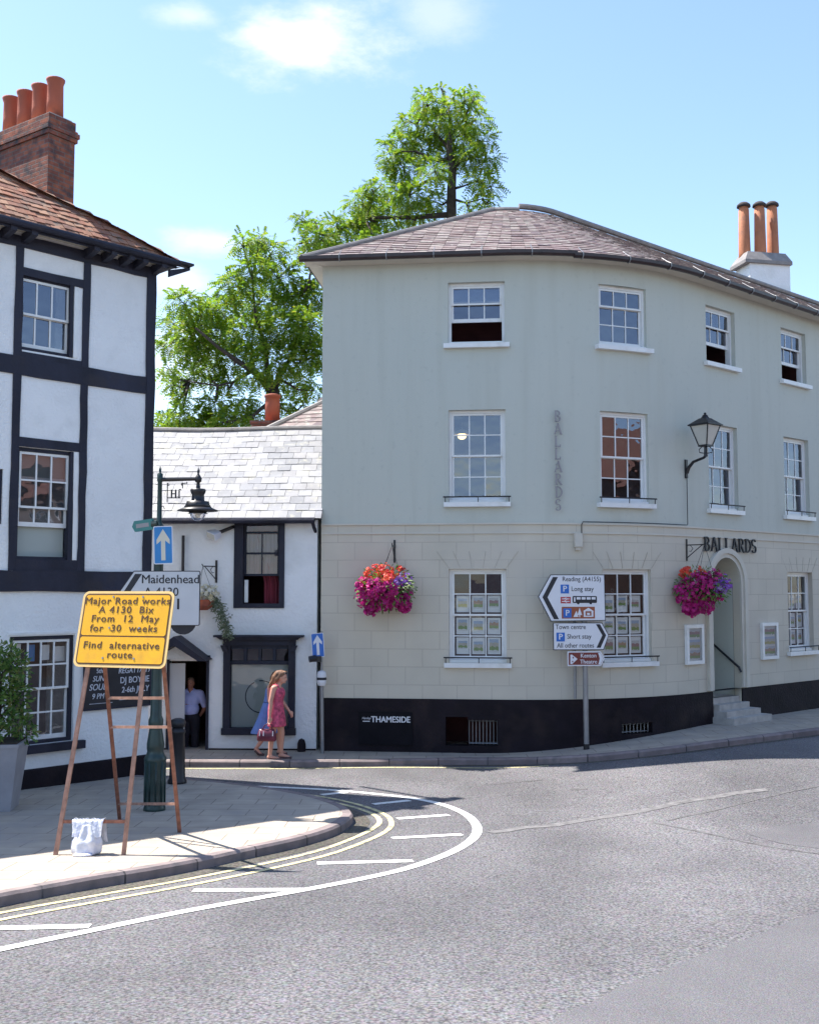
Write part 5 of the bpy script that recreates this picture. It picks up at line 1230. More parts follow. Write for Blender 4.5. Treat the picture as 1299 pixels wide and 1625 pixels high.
mb.prism(rrect(-W_/2+.046, W_/2-.046, zs_+.008, H_/2-.046, .03, 5), -.010, -.0082); mb.prism(rrect(-W_/2+.046, W_/2-.046, -H_/2+.046, zs_-.008, .03, 5), -.010, -.0082); mb.build('sign_face', M['sign_yellow'], rw)
mb = MB(T); k = H_/119
for tx, py, sz, ws in (('Major Road works', 955, 19, 1), ('A 4130  Bix', 969, 19, 1), ('From  12  May', 983, 19, 1), ('for  30  weeks', 998, 19, 1), ('Find  alternative', 1024.5, 19, 1), ('route', 1039, 19, 1)):
    mb = MB(T); text_mb(mb, T, tx, -.0, (998.5-py)*k, sz*k*.80, -.0118, .0012, bold=.003, sx=1.16, space=1.13); mb.build('lettering', M['sign_ink'], rw)
mb = MB(T)
for px, py in ((178, 948), (230, 948), (172, 997), (224, 997), (162, 1044), (216, 1044)): mb.tube([((px-196.5-(1000-py)*.13)*k, -.016, (998.5-py)*k), ((px-196.5-(1000-py)*.13)*k, -.008, (998.5-py)*k)], .012, 8)
mb.build('bolt', M['grey_metal'], rw)
def bpt(x, z, y=.02): return T @ Vector((x, y, z))
xl, xr = -.40, .40
legs = [(F1, bpt(xl+.02, H_*.35)), (F2, bpt(xr-.12, H_*.35)), (R1, bpt(xl+.05, H_*.1, .06)), (R2, bpt(xr-.0, H_*.1, .06))]
# front legs run behind the board, rear legs fold out behind them
pj = lambda p: ((p.x/p.y)*F)
def bar(mb, a, b, w_=.02): mb.tube([a, b], w_, 4)
for i, (a, b) in enumerate(legs):
    mb = MB(); bar(mb, a-Vector((0, 0, .005)), b, .029); mb.build('leg', M['rust_pale' if i < 2 else 'rust'], rw)
def along(leg, py):                    # point of a leg at a photo row
    a, b = leg; lo, hi = 0, 1
    for _ in range(40):
        m_ = (lo+hi)/2; p = a.lerp(b, m_); cy = (p.z-EYE); c_, s_ = math.cos(PITCH), math.sin(PITCH); dep = p.y*c_+cy*s_; yy = H0/2-F*(cy*c_-p.y*s_)/dep
        if yy > py: lo = m_
        else: hi = m_
    return a.lerp(b, lo)
for i, (l1, l2, py, mt) in enumerate(((0, 1, 1304, 'rust'), (2, 3, 1276, 'rust_pale'), (2, 3, 1154, 'rust_pale'), (2, 3, 1108, 'rust_pale'))):
    mb = MB(); bar(mb, along(legs[l1], py), along(legs[l2], py), .023); mb.build('crossbar', M[mt], rw)
# white bag draped over the lower bar
a, b = along(legs[0], 1304), along(legs[1], 1304); mid = a.lerp(b, .42); gb = Vector((mid.x, mid.y-.02, gz(mid.x, mid.y)+KH)); hb = mid.z-gb.z
rnd = random.Random(4); mb = MB(); n, m_ = 28, 18; vs = []
for i in range(m_+1):
    tt = i/m_
    for k in range(n):
        an = 2*math.pi*k/n; rx = .15*min(1, (tt*5+.62))*(1 if tt < .45 else 1-.55*(tt-.45)/.55); q = Vector((math.cos(an)*rx, math.sin(an)*rx*.62-.03*(1-tt), tt*(hb-.02)))
        q += q.normalized()*.028*mnoise.noise(Vector((q.x*9, q.y*9, q.z*5+2)))+Vector((math.cos(an), math.sin(an), 0))*.013*math.sin(an*6+tt*2.5+math.sin(tt*5)); vs.append(gb+q+Vector((0, -.0, .0)))
mb.add(vs, [(i*n+k, i*n+(k+1) % n, (i+1)*n+(k+1) % n, (i+1)*n+k) for i in range(m_) for k in range(n)] + [tuple(range(n-1, -1, -1)), tuple(range(m_*n, m_*n+n))])
du = (b-a).normalized(); fl_ = []; nu, nv = 16, 14
for j in range(nv+1):
    s_ = -1+2*j/nv
    for i in range(nu+1):
        x = (i/nu-.5)*(.34+.03*s_)
        drop = max(0, abs(s_)-.14)*(.20 if s_ < 0 else .26+.05*math.sin(i*.9)); yy = .034*(1 if s_ > 0 else -1)*min(1, abs(s_)/.14) - (.06*max(0, -s_-.1) if s_ < 0 else -.05*s_)
        fl_.append(mid+du*x+Vector((0, yy+.012*math.sin(i*1.3+j*.8), .026-drop+.006*math.sin(i*2.1))))
mb.add(fl_, [(j*(nu+1)+i, j*(nu+1)+i+1, (j+1)*(nu+1)+i+1, (j+1)*(nu+1)+i) for j in range(nv) for i in range(nu)])
q = gb+Vector((-.0, -.06, .0)); mb.ellip(q+Vector((-.02, -.05, .022)), (.11, .06, .022), 12, 6)
tag(mb.build('plastic_bag', M['plastic'], None, True), 'weighted white plastic bag hung over the lowest front bar of the road-works sign', 'bag')

# ------------------------------------------------------------------ planter with a bay shrub
g = G(-8, 1284, KH); Up = g.y/F; T = Matrix.Translation(g) @ Matrix.Rotation(R(8), 4, 'Z'); hp = 104*Up
pl = thing('planter', g, 'tall tapered grey planter holding a leafy green shrub by the timber-framed house', 'planter')
mb = MB(T); frust(mb, 0, .36, hp-.05, .50, (0, 0)); frust(mb, hp-.049, .515, hp, .515, (0, 0)); mb.build('pot', M['planter'], pl)
mb = MB(T); frust(mb, hp+.001, .47, hp+.02, .46, (0, 0)); mb.build('soil', M['soil'], pl)
mb = MB(T); mb.tube([(0, 0, hp-.1), (.02, .01, hp+.5), (.0, 0, hp+1.0)], [.04, .03, .015], 7)
for k in range(14):
    a = k*2.4; z = hp+.1+k*.06; mb.tube([(.01, 0, z), (.2*math.cos(a), .2*math.sin(a), z+.2), (.36*math.cos(a), .36*math.sin(a), z+.3)], [.014, .009, .004], 5)
mb.build('stem', M['bark'], pl)
mb = MB(T); rnd = random.Random(6)
cl_ = [(Vector((.42*math.cos(k*2.4)*rnd.uniform(.3, 1), .42*math.sin(k*2.4)*rnd.uniform(.3, 1), hp+.12+1.15*k/34)), rnd.uniform(.14, .22)) for k in range(34)]
for c_, rr in cl_:
    sc_ = 1.0 if c_.z < hp+.9 else .7
    for _ in range(95):
        d = Vector((rnd.gauss(0, 1), rnd.gauss(0, 1), rnd.gauss(0, 1))).normalized(); p = Vector((c_.x*sc_, c_.y*sc_, c_.z))+d*rr*rnd.uniform(.5, 1.05); a = (d+Vector((0, 0, rnd.uniform(-.6, .5)))+Vector((rnd.gauss(0, .5), rnd.gauss(0, .5), 0))).normalized(); o_ = a.orthogonal().normalized(); o_ = Matrix.Rotation(rnd.uniform(0, 6.3), 3, a) @ o_; s = rnd.uniform(.028, .05)
        mb.add([p, p+a*s+o_*s*.42, p+a*s*2.1, p+a*s-o_*s*.42], [(0, 1, 2, 3)])
mb.build('foliage', M['leaf_s'], pl)

# ------------------------------------------------------------------ slim post with small one-way plate at the cottage corner
g = G(512, 1194, KH-.01); g.y -= .12; T = Matrix.Translation(g); Uq = g.y/F
zq = lambda py: P(512, py, g.y).z-g.z
sp_ = thing('sign_post', g, 'slim grey post at the cottage corner carrying a small blue arrow plate', 'post')
mb = MB(T); mb.tube([(0, 0, -.02), (-.02, 0, zq(1083))], .038, 10); mb.tube([(-.02, 0, zq(1083)), (-.025, 0, zq(1002))], .022, 8); mb.build('pole', M['grey_metal'], sp_)
mb = MB(T); mb.lathe([(.07, zq(1088)), (.09, zq(1083)), (.09, zq(1071)), (.075, zq(1066)), (.02, zq(1064))], (-.02, 0, 0), 14); mb.build('collar', M['sign_white'], sp_)
mb = MB(T); mb.lathe([(.092, zq(1079)), (.0935, zq(1078.5)), (.0935, zq(1075.5)), (.092, zq(1075))], (-.02, 0, 0), 14); mb.build('collar_band', M['sign_black'], sp_)
mb = MB(T); mb.box(-.22, -.02, -.10, .02, zq(1050), zq(1041)); mb.tube([(-.25, -.12, zq(1046)), (-.12, -.08, zq(1044))], .06, 8); mb.build('spot_lamp', M['iron'], sp_)
oneway(Matrix.Translation(P(504, 1024, g.y-.06)) @ Matrix.Rotation(R(-4), 4, 'Y') @ Matrix.Rotation(R(14), 4, 'Z'), 20*Uq, 38*Uq, 'small bright blue one-way plate with white arrow on the slim post', 'sign_blue', 'sign_white')

# ------------------------------------------------------------------ direction signpost outside the curved house
g = P(930, 1183, BP.pt(BP.hit(930, 1150)[0], .42).y); g.z = gz(g.x, g.y)+KH-.01; UQ = (g.y-.12)/F; dq = g.y-.12
ds2 = thing('direction_signpost', g, 'grey signpost with three direction panels reading Reading, Town centre and Kenton Theatre', 'signpost')
zq = lambda py: P(928, py, g.y).z
mb = MB(); mb.tube([(g.x, g.y, g.z-.02), (g.x-.01, g.y, zq(920))], .05, 12); mb.tube([(g.x-.18, g.y+.12, zq(1110)), (g.x-.18, g.y+.12, zq(920))], .03, 8); mb.build('pole', M['grey_metal'], ds2)
mb = MB(); mb.tube([(g.x, g.y, g.z-.015), (g.x, g.y, g.z+.10)], .056, 12); mb.build('collar', M['iron'], ds2)
c0 = P(908, 960, dq); T = Matrix.Translation(c0) @ Matrix.Rotation(R(4), 4, 'Z')
X = lambda px: (px-908)*UQ; Zq = lambda py: (960-py)*UQ
def panel(name, pts, edge, face, e=.014):
    mb = MB(T); mb.prism(pts, -.004, .01); p = mb.build(name, M[edge], ds2)
    mb = MB(T); mb.prism(inset(pts, e), -.0065, -.0042); mb.build('sign_face', M[face], p); return p
A_ = panel('sign_panel', [(X(853), Zq(947)), (X(873), Zq(986)), (X(961), Zq(985)), (X(960), Zq(912)), (X(873), Zq(912))], 'sign_black', 'sign_white')
mb = MB(T); mb.prism([(X(860), Zq(948)), (X(868), Zq(948)), (X(885), Zq(916)), (X(877), Zq(916))], -.009, -.0067); mb.prism([(X(860), Zq(948)), (X(878), Zq(982.5)), (X(886), Zq(982.5)), (X(868), Zq(948))], -.009, -.0067)
text_mb(mb, T, 'Reading (A4155)', X(923), Zq(919.5), 10.5*UQ, -.008, .001, sx=.88, bold=.001); text_mb(mb, T, 'Long stay', X(924), Zq(935), 10.5*UQ, -.008, .001, sx=.9, bold=.001)
mb.prism(rrect(X(908), X(947), Zq(957), Zq(946), .02), -.009, -.0067); mb.tube([(X(917), -.009, Zq(957)), (X(917), -.0067, Zq(957))], 2.2*UQ, 10); mb.tube([(X(937), -.009, Zq(957)), (X(937), -.0067, Zq(957))], 2.2*UQ, 10)
mb.build('lettering', M['sign_black'], A_)
mb = MB(T); mb.prism([(X(889), Zq(942)), (X(902.5), Zq(942)), (X(902.5), Zq(928)), (X(889), Zq(928))], -.009, -.0067); mb.prism([(X(893), Zq(980)), (X(906), Zq(980)), (X(906), Zq(965.5)), (X(893), Zq(965.5))], -.0112, -.0092); mb.build('parking_symbol', M['sign_blue'], A_)
mb = MB(T); mb.prism([(X(889), Zq(957.5)), (X(905), Zq(957.5)), (X(905), Zq(947.5)), (X(889), Zq(947.5))], -.009, -.0067); mb.build('rail_symbol', M['sign_red'], A_)
mb = MB(T); mb.prism([(X(890.5), Zq(981.5)), (X(943.5), Zq(981.5)), (X(943.5), Zq(963)), (X(890.5), Zq(963))], -.009, -.0067); mb.build('brown_strip', M['sign_brown_b'], A_)
mb = MB(T)
text_mb(mb, T, 'P', X(895.8), Zq(935), 13*UQ, -.010, .0012, bold=.004); text_mb(mb, T, 'P', X(899.5), Zq(973), 13*UQ, -.0125, .0012, bold=.004)
for py in (950.5, 954.5): mb.box(X(891), X(903), -.0105, -.0092, Zq(py+.7), Zq(py-.7))
for a, b in (((895, 950), (898, 948.3)), ((896, 955), (899, 957)), ((894, 954.5), (900, 950.5))): mb.prism([(X(a[0]), Zq(a[1])-.006), (X(b[0]), Zq(b[1])-.006), (X(b[0]), Zq(b[1])+.006), (X(a[0]), Zq(a[1])+.006)] if X(b[0]) > X(a[0]) else [], -.0104, -.0092)
for i in range(4): mb.prism([(X(914.5+i*8), Zq(951.5)), (X(920.8+i*8), Zq(951.5)), (X(920.8+i*8), Zq(947.8)), (X(914.5+i*8), Zq(947.8))], -.0105, -.0092)
mb.prism([(X(910), Zq(955)), (X(912.5), Zq(955)), (X(912.5), Zq(948)), (X(910), Zq(948))], -.0105, -.0092)
mb.prism([(X(909), Zq(979)), (X(917), Zq(979)), (X(914), Zq(969))], -.0105, -.0092); mb.prism([(X(915.5), Zq(976)), (X(923), Zq(976)), (X(919), Zq(964.5))], -.0106, -.0092); mb.box(X(918.3), X(919.8), -.0105, -.0092, Zq(979.5), Zq(976))
for x0_, x1_, y0_, y1_ in ((925.5, 928.5, 979, 969), (938, 941, 979, 969), (928.5, 938, 979, 977)): mb.box(X(x0_), X(x1_), -.0105, -.0092, Zq(y0_), Zq(y1_))
mb.prism([(X(924.5), Zq(970)), (X(942), Zq(970)), (X(933.2), Zq(964.5))], -.0106, -.0092); mb.box(X(931), X(935.5), -.0105, -.0092, Zq(976), Zq(972.5))
mb.build('white_symbol', M['sign_white'], A_)
B_ = panel('sign_panel', [(X(876.5), Zq(1031)), (X(957), Zq(1031)), (X(966), Zq(1008)), (X(955), Zq(988)), (X(876.5), Zq(988))], 'sign_black', 'sign_white')
mb = MB(T); mb.prism([(X(945.5), Zq(1027.5)), (X(952), Zq(1027.5)), (X(961), Zq(1008)), (X(955), Zq(1008))], -.009, -.0067); mb.prism([(X(955), Zq(1008)), (X(961), Zq(1008)), (X(951.5), Zq(990.5)), (X(945), Zq(990.5))], -.009, -.0067)
text_mb(mb, T, 'Town centre', X(904.5), Zq(995), 10.5*UQ, -.008, .001, sx=.88, bold=.001); text_mb(mb, T, 'Short stay', X(918), Zq(1010), 10.5*UQ, -.008, .001, sx=.9, bold=.001); text_mb(mb, T, 'All other routes', X(912), Zq(1024), 10.5*UQ, -.008, .001, sx=.86, bold=.001)
mb.build('lettering', M['sign_black'], B_)
mb = MB(T); mb.prism([(X(881.5), Zq(1017.5)), (X(895), Zq(1017.5)), (X(895), Zq(1003.5)), (X(881.5), Zq(1003.5))], -.009, -.0067); mb.build('parking_symbol', M['sign_blue'], B_)
mb = MB(T); text_mb(mb, T, 'P', X(888.3), Zq(1010.5), 13*UQ, -.010, .0012, bold=.004); mb.build('white_symbol', M['sign_white'], B_)
C_ = panel('sign_panel', [(X(899), Zq(1056)), (X(952), Zq(1056)), (X(958.5), Zq(1044.5)), (X(952), Zq(1033)), (X(899), Zq(1033))], 'sign_white', 'sign_brown', .022)
mb = MB(T); text_mb(mb, T, 'Kenton', X(932.5), Zq(1040), 9*UQ, -.008, .001, sx=.95, bold=.002); text_mb(mb, T, 'Theatre', X(932.5), Zq(1049.5), 9*UQ, -.008, .001, sx=.95, bold=.002)
mb.prism([(X(903.5), Zq(1052.5)), (X(906), Zq(1053)), (X(915), Zq(1045)), (X(906), Zq(1038)), (X(903.5), Zq(1038.5))], -.0085, -.0067); mb.prism([(X(947), Zq(1054)), (X(951.5), Zq(1054)), (X(957), Zq(1044.5)), (X(951.5), Zq(1035)), (X(947), Zq(1035)), (X(950), Zq(1044.5))][0:0] or [(X(950.5), Zq(1044.5)), (X(948), Zq(1053.5)), (X(951), Zq(1053.5)), (X(956), Zq(1044.5))], -.0085, -.0067); mb.prism([(X(950.5), Zq(1044.5)), (X(956), Zq(1044.5)), (X(951), Zq(1035.5)), (X(948), Zq(1035.5))], -.0085, -.0067)
mb.build('lettering', M['sign_white'], C_)
mb = MB(T); mb.box(X(907), X(909), -.0100, -.0086, Zq(1044), Zq(1041.5)); mb.box(X(906), X(908), -.0100, -.0086, Zq(1050), Zq(1048)); mb.build('mask_detail', M['sign_brown'], C_)

# ================================================================== people
def body(name, parts, mat, parent, T, vox=.013, sm=6, base=None):
    mb = MB(T)
    for p in parts:
        if p[0] == 'e': mb.ellip(p[1], p[2], 14, 10, p[3] if len(p) > 3 else None)
        else:
            mb.tube(p[1], p[2], 10)
            for q, rr in zip(p[1], p[2] if isinstance(p[2], (list, tuple)) else [p[2]]*len(p[1])): mb.ellip(q, (rr, rr, rr), 10, 8)
    o = mb.build(name, mat, parent, True, base)
    md = o.modifiers.new('remesh', 'REMESH'); md.mode = 'VOXEL'; md.voxel_size = vox; md.use_smooth_shade = True
    s_ = o.modifiers.new('smooth', 'SMOOTH'); s_.iterations = sm; s_.factor = .5
    dg = bpy.context.evaluated_depsgraph_get(); me = bpy.data.meshes.new_from_object(o.evaluated_get(dg)); o.modifiers.clear(); old = o.data; o.data = me; bpy.data.meshes.remove(old)
    o.data.polygons.foreach_set('use_smooth', [True]*len(o.data.polygons)); return o
def hand(w, d, side, s=1.0, curl=.5):  # palm, four unequal curled fingers and a thumb; w wrist, d pointing direction
    w, d = Vector(w), Vector(d).normalized(); side = Vector(side); side = (side-d*side.dot(d)).normalized(); pn = d.cross(side); o = []
    o.append(('t', [w, w+d*.045*s, w+d*.085*s], [.024*s, .032*s, .030*s]))
    for i, L in enumerate((.070, .080, .074, .058)):
        b = w+d*.088*s+side*(.027-.018*i)*s; o.append(('t', [b, b+(d*.9+pn*curl*.5).normalized()*L*.5*s, b+(d*.75+pn*curl).normalized()*L*s], [.0095*s, .0088*s, .0075*s]))
    b = w+d*.03*s+side*.028*s; o.append(('t', [b, b+(d*.7+side*.75).normalized()*.035*s, b+(d*.95+side*.3).normalized()*.062*s], [.012*s, .011*s, .009*s])); return o
def head(c, s=1.0, yaw=0, tilt=0):     # faces +x before yaw
    Rm = Matrix.Rotation(yaw, 3, 'Z') @ Matrix.Rotation(tilt, 3, 'Y'); c = Vector(c); q = lambda x, y, z: c + Rm @ Vector((x*s, y*s, z*s))
    o = [('e', q(0, 0, .02), (.095*s, .073*s, .10*s), Rm), ('e', q(.03, 0, -.055), (.062*s, .055*s, .058*s), Rm), ('e', q(.075, 0, -.088), (.022*s, .024*s, .018*s), Rm),
         ('t', [q(.088, 0, .015), q(.104, 0, -.018), q(.108, 0, -.03)], [.010*s, .013*s, .014*s]), ('t', [q(.086, -.025, .03), q(.09, 0, .034), q(.086, .025, .03)], [.010*s, .011*s, .010*s]), ('t', [q(.085, -.02, -.058), q(.093, 0, -.056), q(.085, .02, -.058)], [.007*s, .008*s, .007*s])]
    for y in (-.073, .073): o.append(('e', q(-.005, y, -.005), (.02*s, .012*s, .032*s), Rm))
    return o, q
def garment(name, mat, parent, T, rings, n=26, fold=.0, fr=9, thick=True):
    mb = MB(T); vs = []
    for j, (cx, cy, z, rx, ry, fo) in enumerate(rings):
        for k in range(n):
            a = 2*math.pi*k/n; f = 1+fo*math.sin(a*fr+j*.25)+fo*.6*math.sin(a*5+1+j*.1); vs.append((cx+rx*f*math.cos(a), cy+ry*f*math.sin(a), z))
    mb.add(vs, [(j*n+k, j*n+(k+1) % n, (j+1)*n+(k+1) % n, (j+1)*n+k) for j in range(len(rings)-1) for k in range(n)])
    o = mb.build(name, mat, parent, True); sm = o.modifiers.new('shell', 'SOLIDIFY'); sm.thickness = .006; sm.offset = 1; ss = o.modifiers.new('subdivision', 'SUBSURF'); ss.levels = 1; ss.render_levels = 1; return o
M['eye'] = pm('eye', (.03, .02, .02), .3, .1); M['lip'] = pm('lip', (.42, .12, .10), .5, .1)
def face_bits(q, par, s=1.0, T=None):
    mb = MB(T)
    for y in (-.03, .03): mb.ellip(q(.083, y, .012), (.007*s, .011*s, .007*s), 8, 6)
    mb.build('eyes', M['eye'], par, True)
    mb = MB(T); mb.tube([q(.090, -.022, -.057), q(.099, 0, -.056), q(.090, .022, -.057)], [.003*s, .006*s, .003*s], 6); mb.build('mouth', M['lip'], par, True)

# woman in the rose dress walking right: x forward, camera side is -y
g = G(436, 1205, KH-.01); k = 1.0; T = Matrix.Translation(g) @ Matrix.Rotation(R(-4), 4, 'Z')
hd, qh = head((.115, -.01, 1.485), .97, R(-6), R(8))
near_leg = [('t', [(.0, -.085, .86), (-.035, -.085, .47), (-.045, -.09, .40), (-.075, -.09, .09)], [.10, .062, .055, .036]), ('t', [(-.095, -.09, .05), (-.04, -.09, .05), (.06, -.095, .03), (.11, -.10, .022)], [.036, .036, .03, .02])]
far_leg = [('t', [(.02, .085, .86), (.10, .085, .47), (.105, .085, .41), (.10, .085, .11)], [.10, .062, .055, .036]), ('t', [(.075, .085, .055), (.13, .085, .06), (.22, .085, .035), (.26, .085, .025)], [.036, .036, .03, .02])]
torso = [('e', (.0, 0, .90), (.125, .165, .14)), ('e', (.01, 0, 1.05), (.105, .135, .14)), ('e', (.025, 0, 1.20), (.115, .155, .15)), ('e', (.085, -.06, 1.19), (.065, .065, .065)), ('e', (.085, .06, 1.19), (.065, .065, .065)), ('t', [(.01, -.14, 1.30), (.01, .14, 1.30)], [.058, .058]), ('t', [(.03, 0, 1.28), (.075, 0, 1.38), (.095, 0, 1.44)], [.065, .048, .048])]
arm_n = [('t', [(.0, -.175, 1.30), (-.045, -.215, 1.06), (-.035, -.225, 1.02), (-.055, -.235, .80)], [.052, .042, .038, .026])] + hand((-.055, -.235, .80), (-.05, -.0, -1), (1, 0, 0), .95, .6)
arm_f = [('t', [(.03, .175, 1.30), (.075, .20, 1.07), (.085, .20, 1.03), (.22, .19, .86)], [.052, .042, .038, .026])] + hand((.22, .19, .86), (.5, 0, -.8), (.5, -.2, .4), .95, .6)
wm = body('person', hd+near_leg+far_leg+torso+arm_n+arm_f, M['skin'], None, T, .012, 5, g)
tag(wm, 'woman walking right in a rose patterned sleeveless dress carrying a burgundy handbag', 'person')
garment('dress', M['dress'], wm, T, [(.03, 0, .60, .165, .215, .05), (.028, 0, .68, .158, .205, .04), (.02, 0, .80, .15, .195, .025), (.01, 0, .92, .142, .182, .012), (.012, 0, 1.02, .122, .156, .0), (.022, 0, 1.10, .122, .154, 0), (.042, 0, 1.18, .142, .168, 0), (.040, 0, 1.245, .132, .170, 0), (.022, 0, 1.29, .10, .165, 0)])
mb = MB(T)
for y in (-.105, .095): mb.tube([(.10, y, 1.26), (.06, y*1.02, 1.345), (-.02, y, 1.345), (-.07, y, 1.27)], .016, 6)
mb.build('dress_straps', M['dress'], wm, True)
hp_ = [('e', qh(-.018, 0, .045), (.093, .084, .092)), ('e', qh(.04, 0, .10), (.05, .06, .028)), ('t', [qh(-.07, -.02, .05), qh(-.115, -.02, -.02), qh(-.14, -.01, -.09), qh(-.185, 0, -.155), qh(-.215, .0, -.235)], [.075, .07, .058, .042, .014]), ('t', [qh(-.02, -.065, .04), qh(-.06, -.075, -.03), qh(-.11, -.06, -.12)], [.03, .035, .02])]
body('hair', hp_, M['hair'], wm, T, .011, 4)
mb = MB(T); mb.tube([qh(.065, -.058, .085), qh(.088, -.03, .096), qh(.092, 0, .098), qh(.088, .03, .096), qh(.065, .058, .085)], .014, 7); mb.build('sunglasses', M['eye'], wm, True)
face_bits(qh, wm, .97, T)
mb = MB(T)
for pts in ([(-.12, -.09, .012), (.0, -.092, .012), (.14, -.10, .010)], [(.05, .085, .012), (.17, .085, .012), (.29, .085, .010)]): mb.tube(pts, [.036, .036, .03], 8); mb.tube([(pts[1][0]+.03, pts[1][1]-.04, .02), (pts[1][0]+.04, pts[1][1], .062), (pts[1][0]+.03, pts[1][1]+.04, .02)], .008, 5)
mb.build('sandals', M['sandal'], wm, True)
bg_ = thing('handbag', T @ Vector((-.10, -.25, .37)), 'burgundy leather handbag held by the woman in the rose dress', 'handbag')
mb = MB(T); x0, x1, zz0, zz1 = -.27, .06, .36, .575
n = 10; vs = []
for (z, ex, ey) in ((zz0, 0, .055), (zz0+.03, .012, .075), (zz0+.12, .006, .07), (zz1-.02, -.02, .045), (zz1, -.03, .02)):
    for kk in range(16): a = 2*math.pi*kk/16; cc_ = math.copysign(abs(math.cos(a))**.5, math.cos(a)); sn = math.copysign(abs(math.sin(a))**.7, math.sin(a)); vs.append(((x0+x1)/2+((x1-x0)/2+ex)*cc_, -.25+ey*sn, z))
mb.add(vs, [(j*16+kk, j*16+(kk+1) % 16, (j+1)*16+(kk+1) % 16, (j+1)*16+kk) for j in range(4) for kk in range(16)] + [tuple(range(15, -1, -1)), tuple(range(64, 80))]); mb.build('bag_body', M['leather'], bg_, True)
mb = MB(T); hx = -.075
for y in (-.275, -.225): mb.tube([(x0+.06, y, zz1-.04), (hx-.06, y, zz1+.07), (hx, (y-.235)/2-.0, .682), (hx+.06, y, zz1+.07), (x1-.06, y, zz1-.04)], .009, 6)
mb.build('bag_handles', M['leather'], bg_, True)
mb = MB(T)
for x in (-.22, -.15, .02): mb.tube([(x, -.31, zz1-.03), (x, -.326, zz0+.1)], .008, 5)
mb.build('bag_buckles', M['sign_white'], bg_)

# second woman, mostly hidden: blue skirt, trailing foot
g2 = G(424, 1204, KH-.01)+Vector((0, .42, 0)); g2.z = gz(g2.x, g2.y)+KH-.01; T = Matrix.Translation(g2) @ Matrix.Rotation(R(0), 4, 'Z')
hd, qh2 = head((.125, 0, 1.44), .95, 0, R(12))
parts = hd + [('t', [(.0, -.08, .84), (-.05, -.085, .46), (-.07, -.09, .40), (-.235, -.09, .16)], [.10, .062, .055, .036]), ('t', [(-.265, -.09, .13), (-.23, -.09, .10), (-.17, -.09, .035), (-.12, -.09, .02)], [.034, .034, .03, .02]),
  ('t', [(.02, .08, .84), (.13, .08, .46), (.135, .08, .41), (.16, .08, .10)], [.10, .062, .055, .036]), ('t', [(.14, .08, .05), (.2, .08, .05), (.28, .08, .03)], [.036, .034, .02]),
  ('e', (-.02, 0, .88), (.125, .165, .14)), ('e', (-.01, 0, 1.03), (.105, .135, .14)), ('e', (.02, 0, 1.17), (.11, .15, .15)), ('t', [(.01, -.13, 1.27), (.01, .13, 1.27)], [.058, .058]), ('t', [(.03, 0, 1.25), (.08, 0, 1.34), (.1, 0, 1.40)], [.062, .048, .048]),
  ('t', [(.0, -.175, 1.27), (.0, -.2, 1.03), (.02, -.2, 1.0), (.10, -.2, .80)], [.052, .042, .038, .026]), ('t', [(.0, .175, 1.27), (-.03, .2, 1.03), (-.02, .2, 1.0), (.0, .2, .78)], [.052, .042, .038, .026])] + hand((.10, -.2, .80), (.3, 0, -1), (1, 0, 0), .95, .5) + hand((0, .2, .78), (.1, 0, -1), (1, 0, 0), .95, .5)
w2 = body('person', parts, M['skin'], None, T, .013, 5, g2); tag(w2, 'woman in a long blue skirt walking just behind the woman in the rose dress', 'person')
garment('skirt', M['skirt'], w2, T, [(-.13, 0, .40, .25, .22, .05), (-.10, 0, .52, .22, .21, .04), (-.06, 0, .68, .185, .195, .03), (-.03, 0, .84, .155, .18, .015), (-.012, 0, .99, .118, .148, 0)])
garment('top', M['skirt'], w2, T, [(-.01, 0, .98, .12, .15, 0), (.012, 0, 1.08, .122, .152, 0), (.025, 0, 1.17, .128, .165, 0), (.018, 0, 1.25, .10, .168, 0)])
body('hair', [('e', qh2(-.018, 0, .045), (.09, .082, .09)), ('t', [qh2(-.06, 0, .04), qh2(-.09, 0, -.04), qh2(-.10, 0, -.13)], [.07, .06, .03])], M['hair'], w2, T, .012, 4); face_bits(qh2, w2, .95, T)
mb = MB(T)
for pts in ([(-.27, -.09, .10), (-.2, -.09, .035), (-.1, -.09, .010)], [(.11, .08, .012), (.2, .08, .012), (.31, .08, .010)]): mb.tube(pts, [.034, .034, .026], 8)
mb.build('sandals', M['sandal'], w2, True)

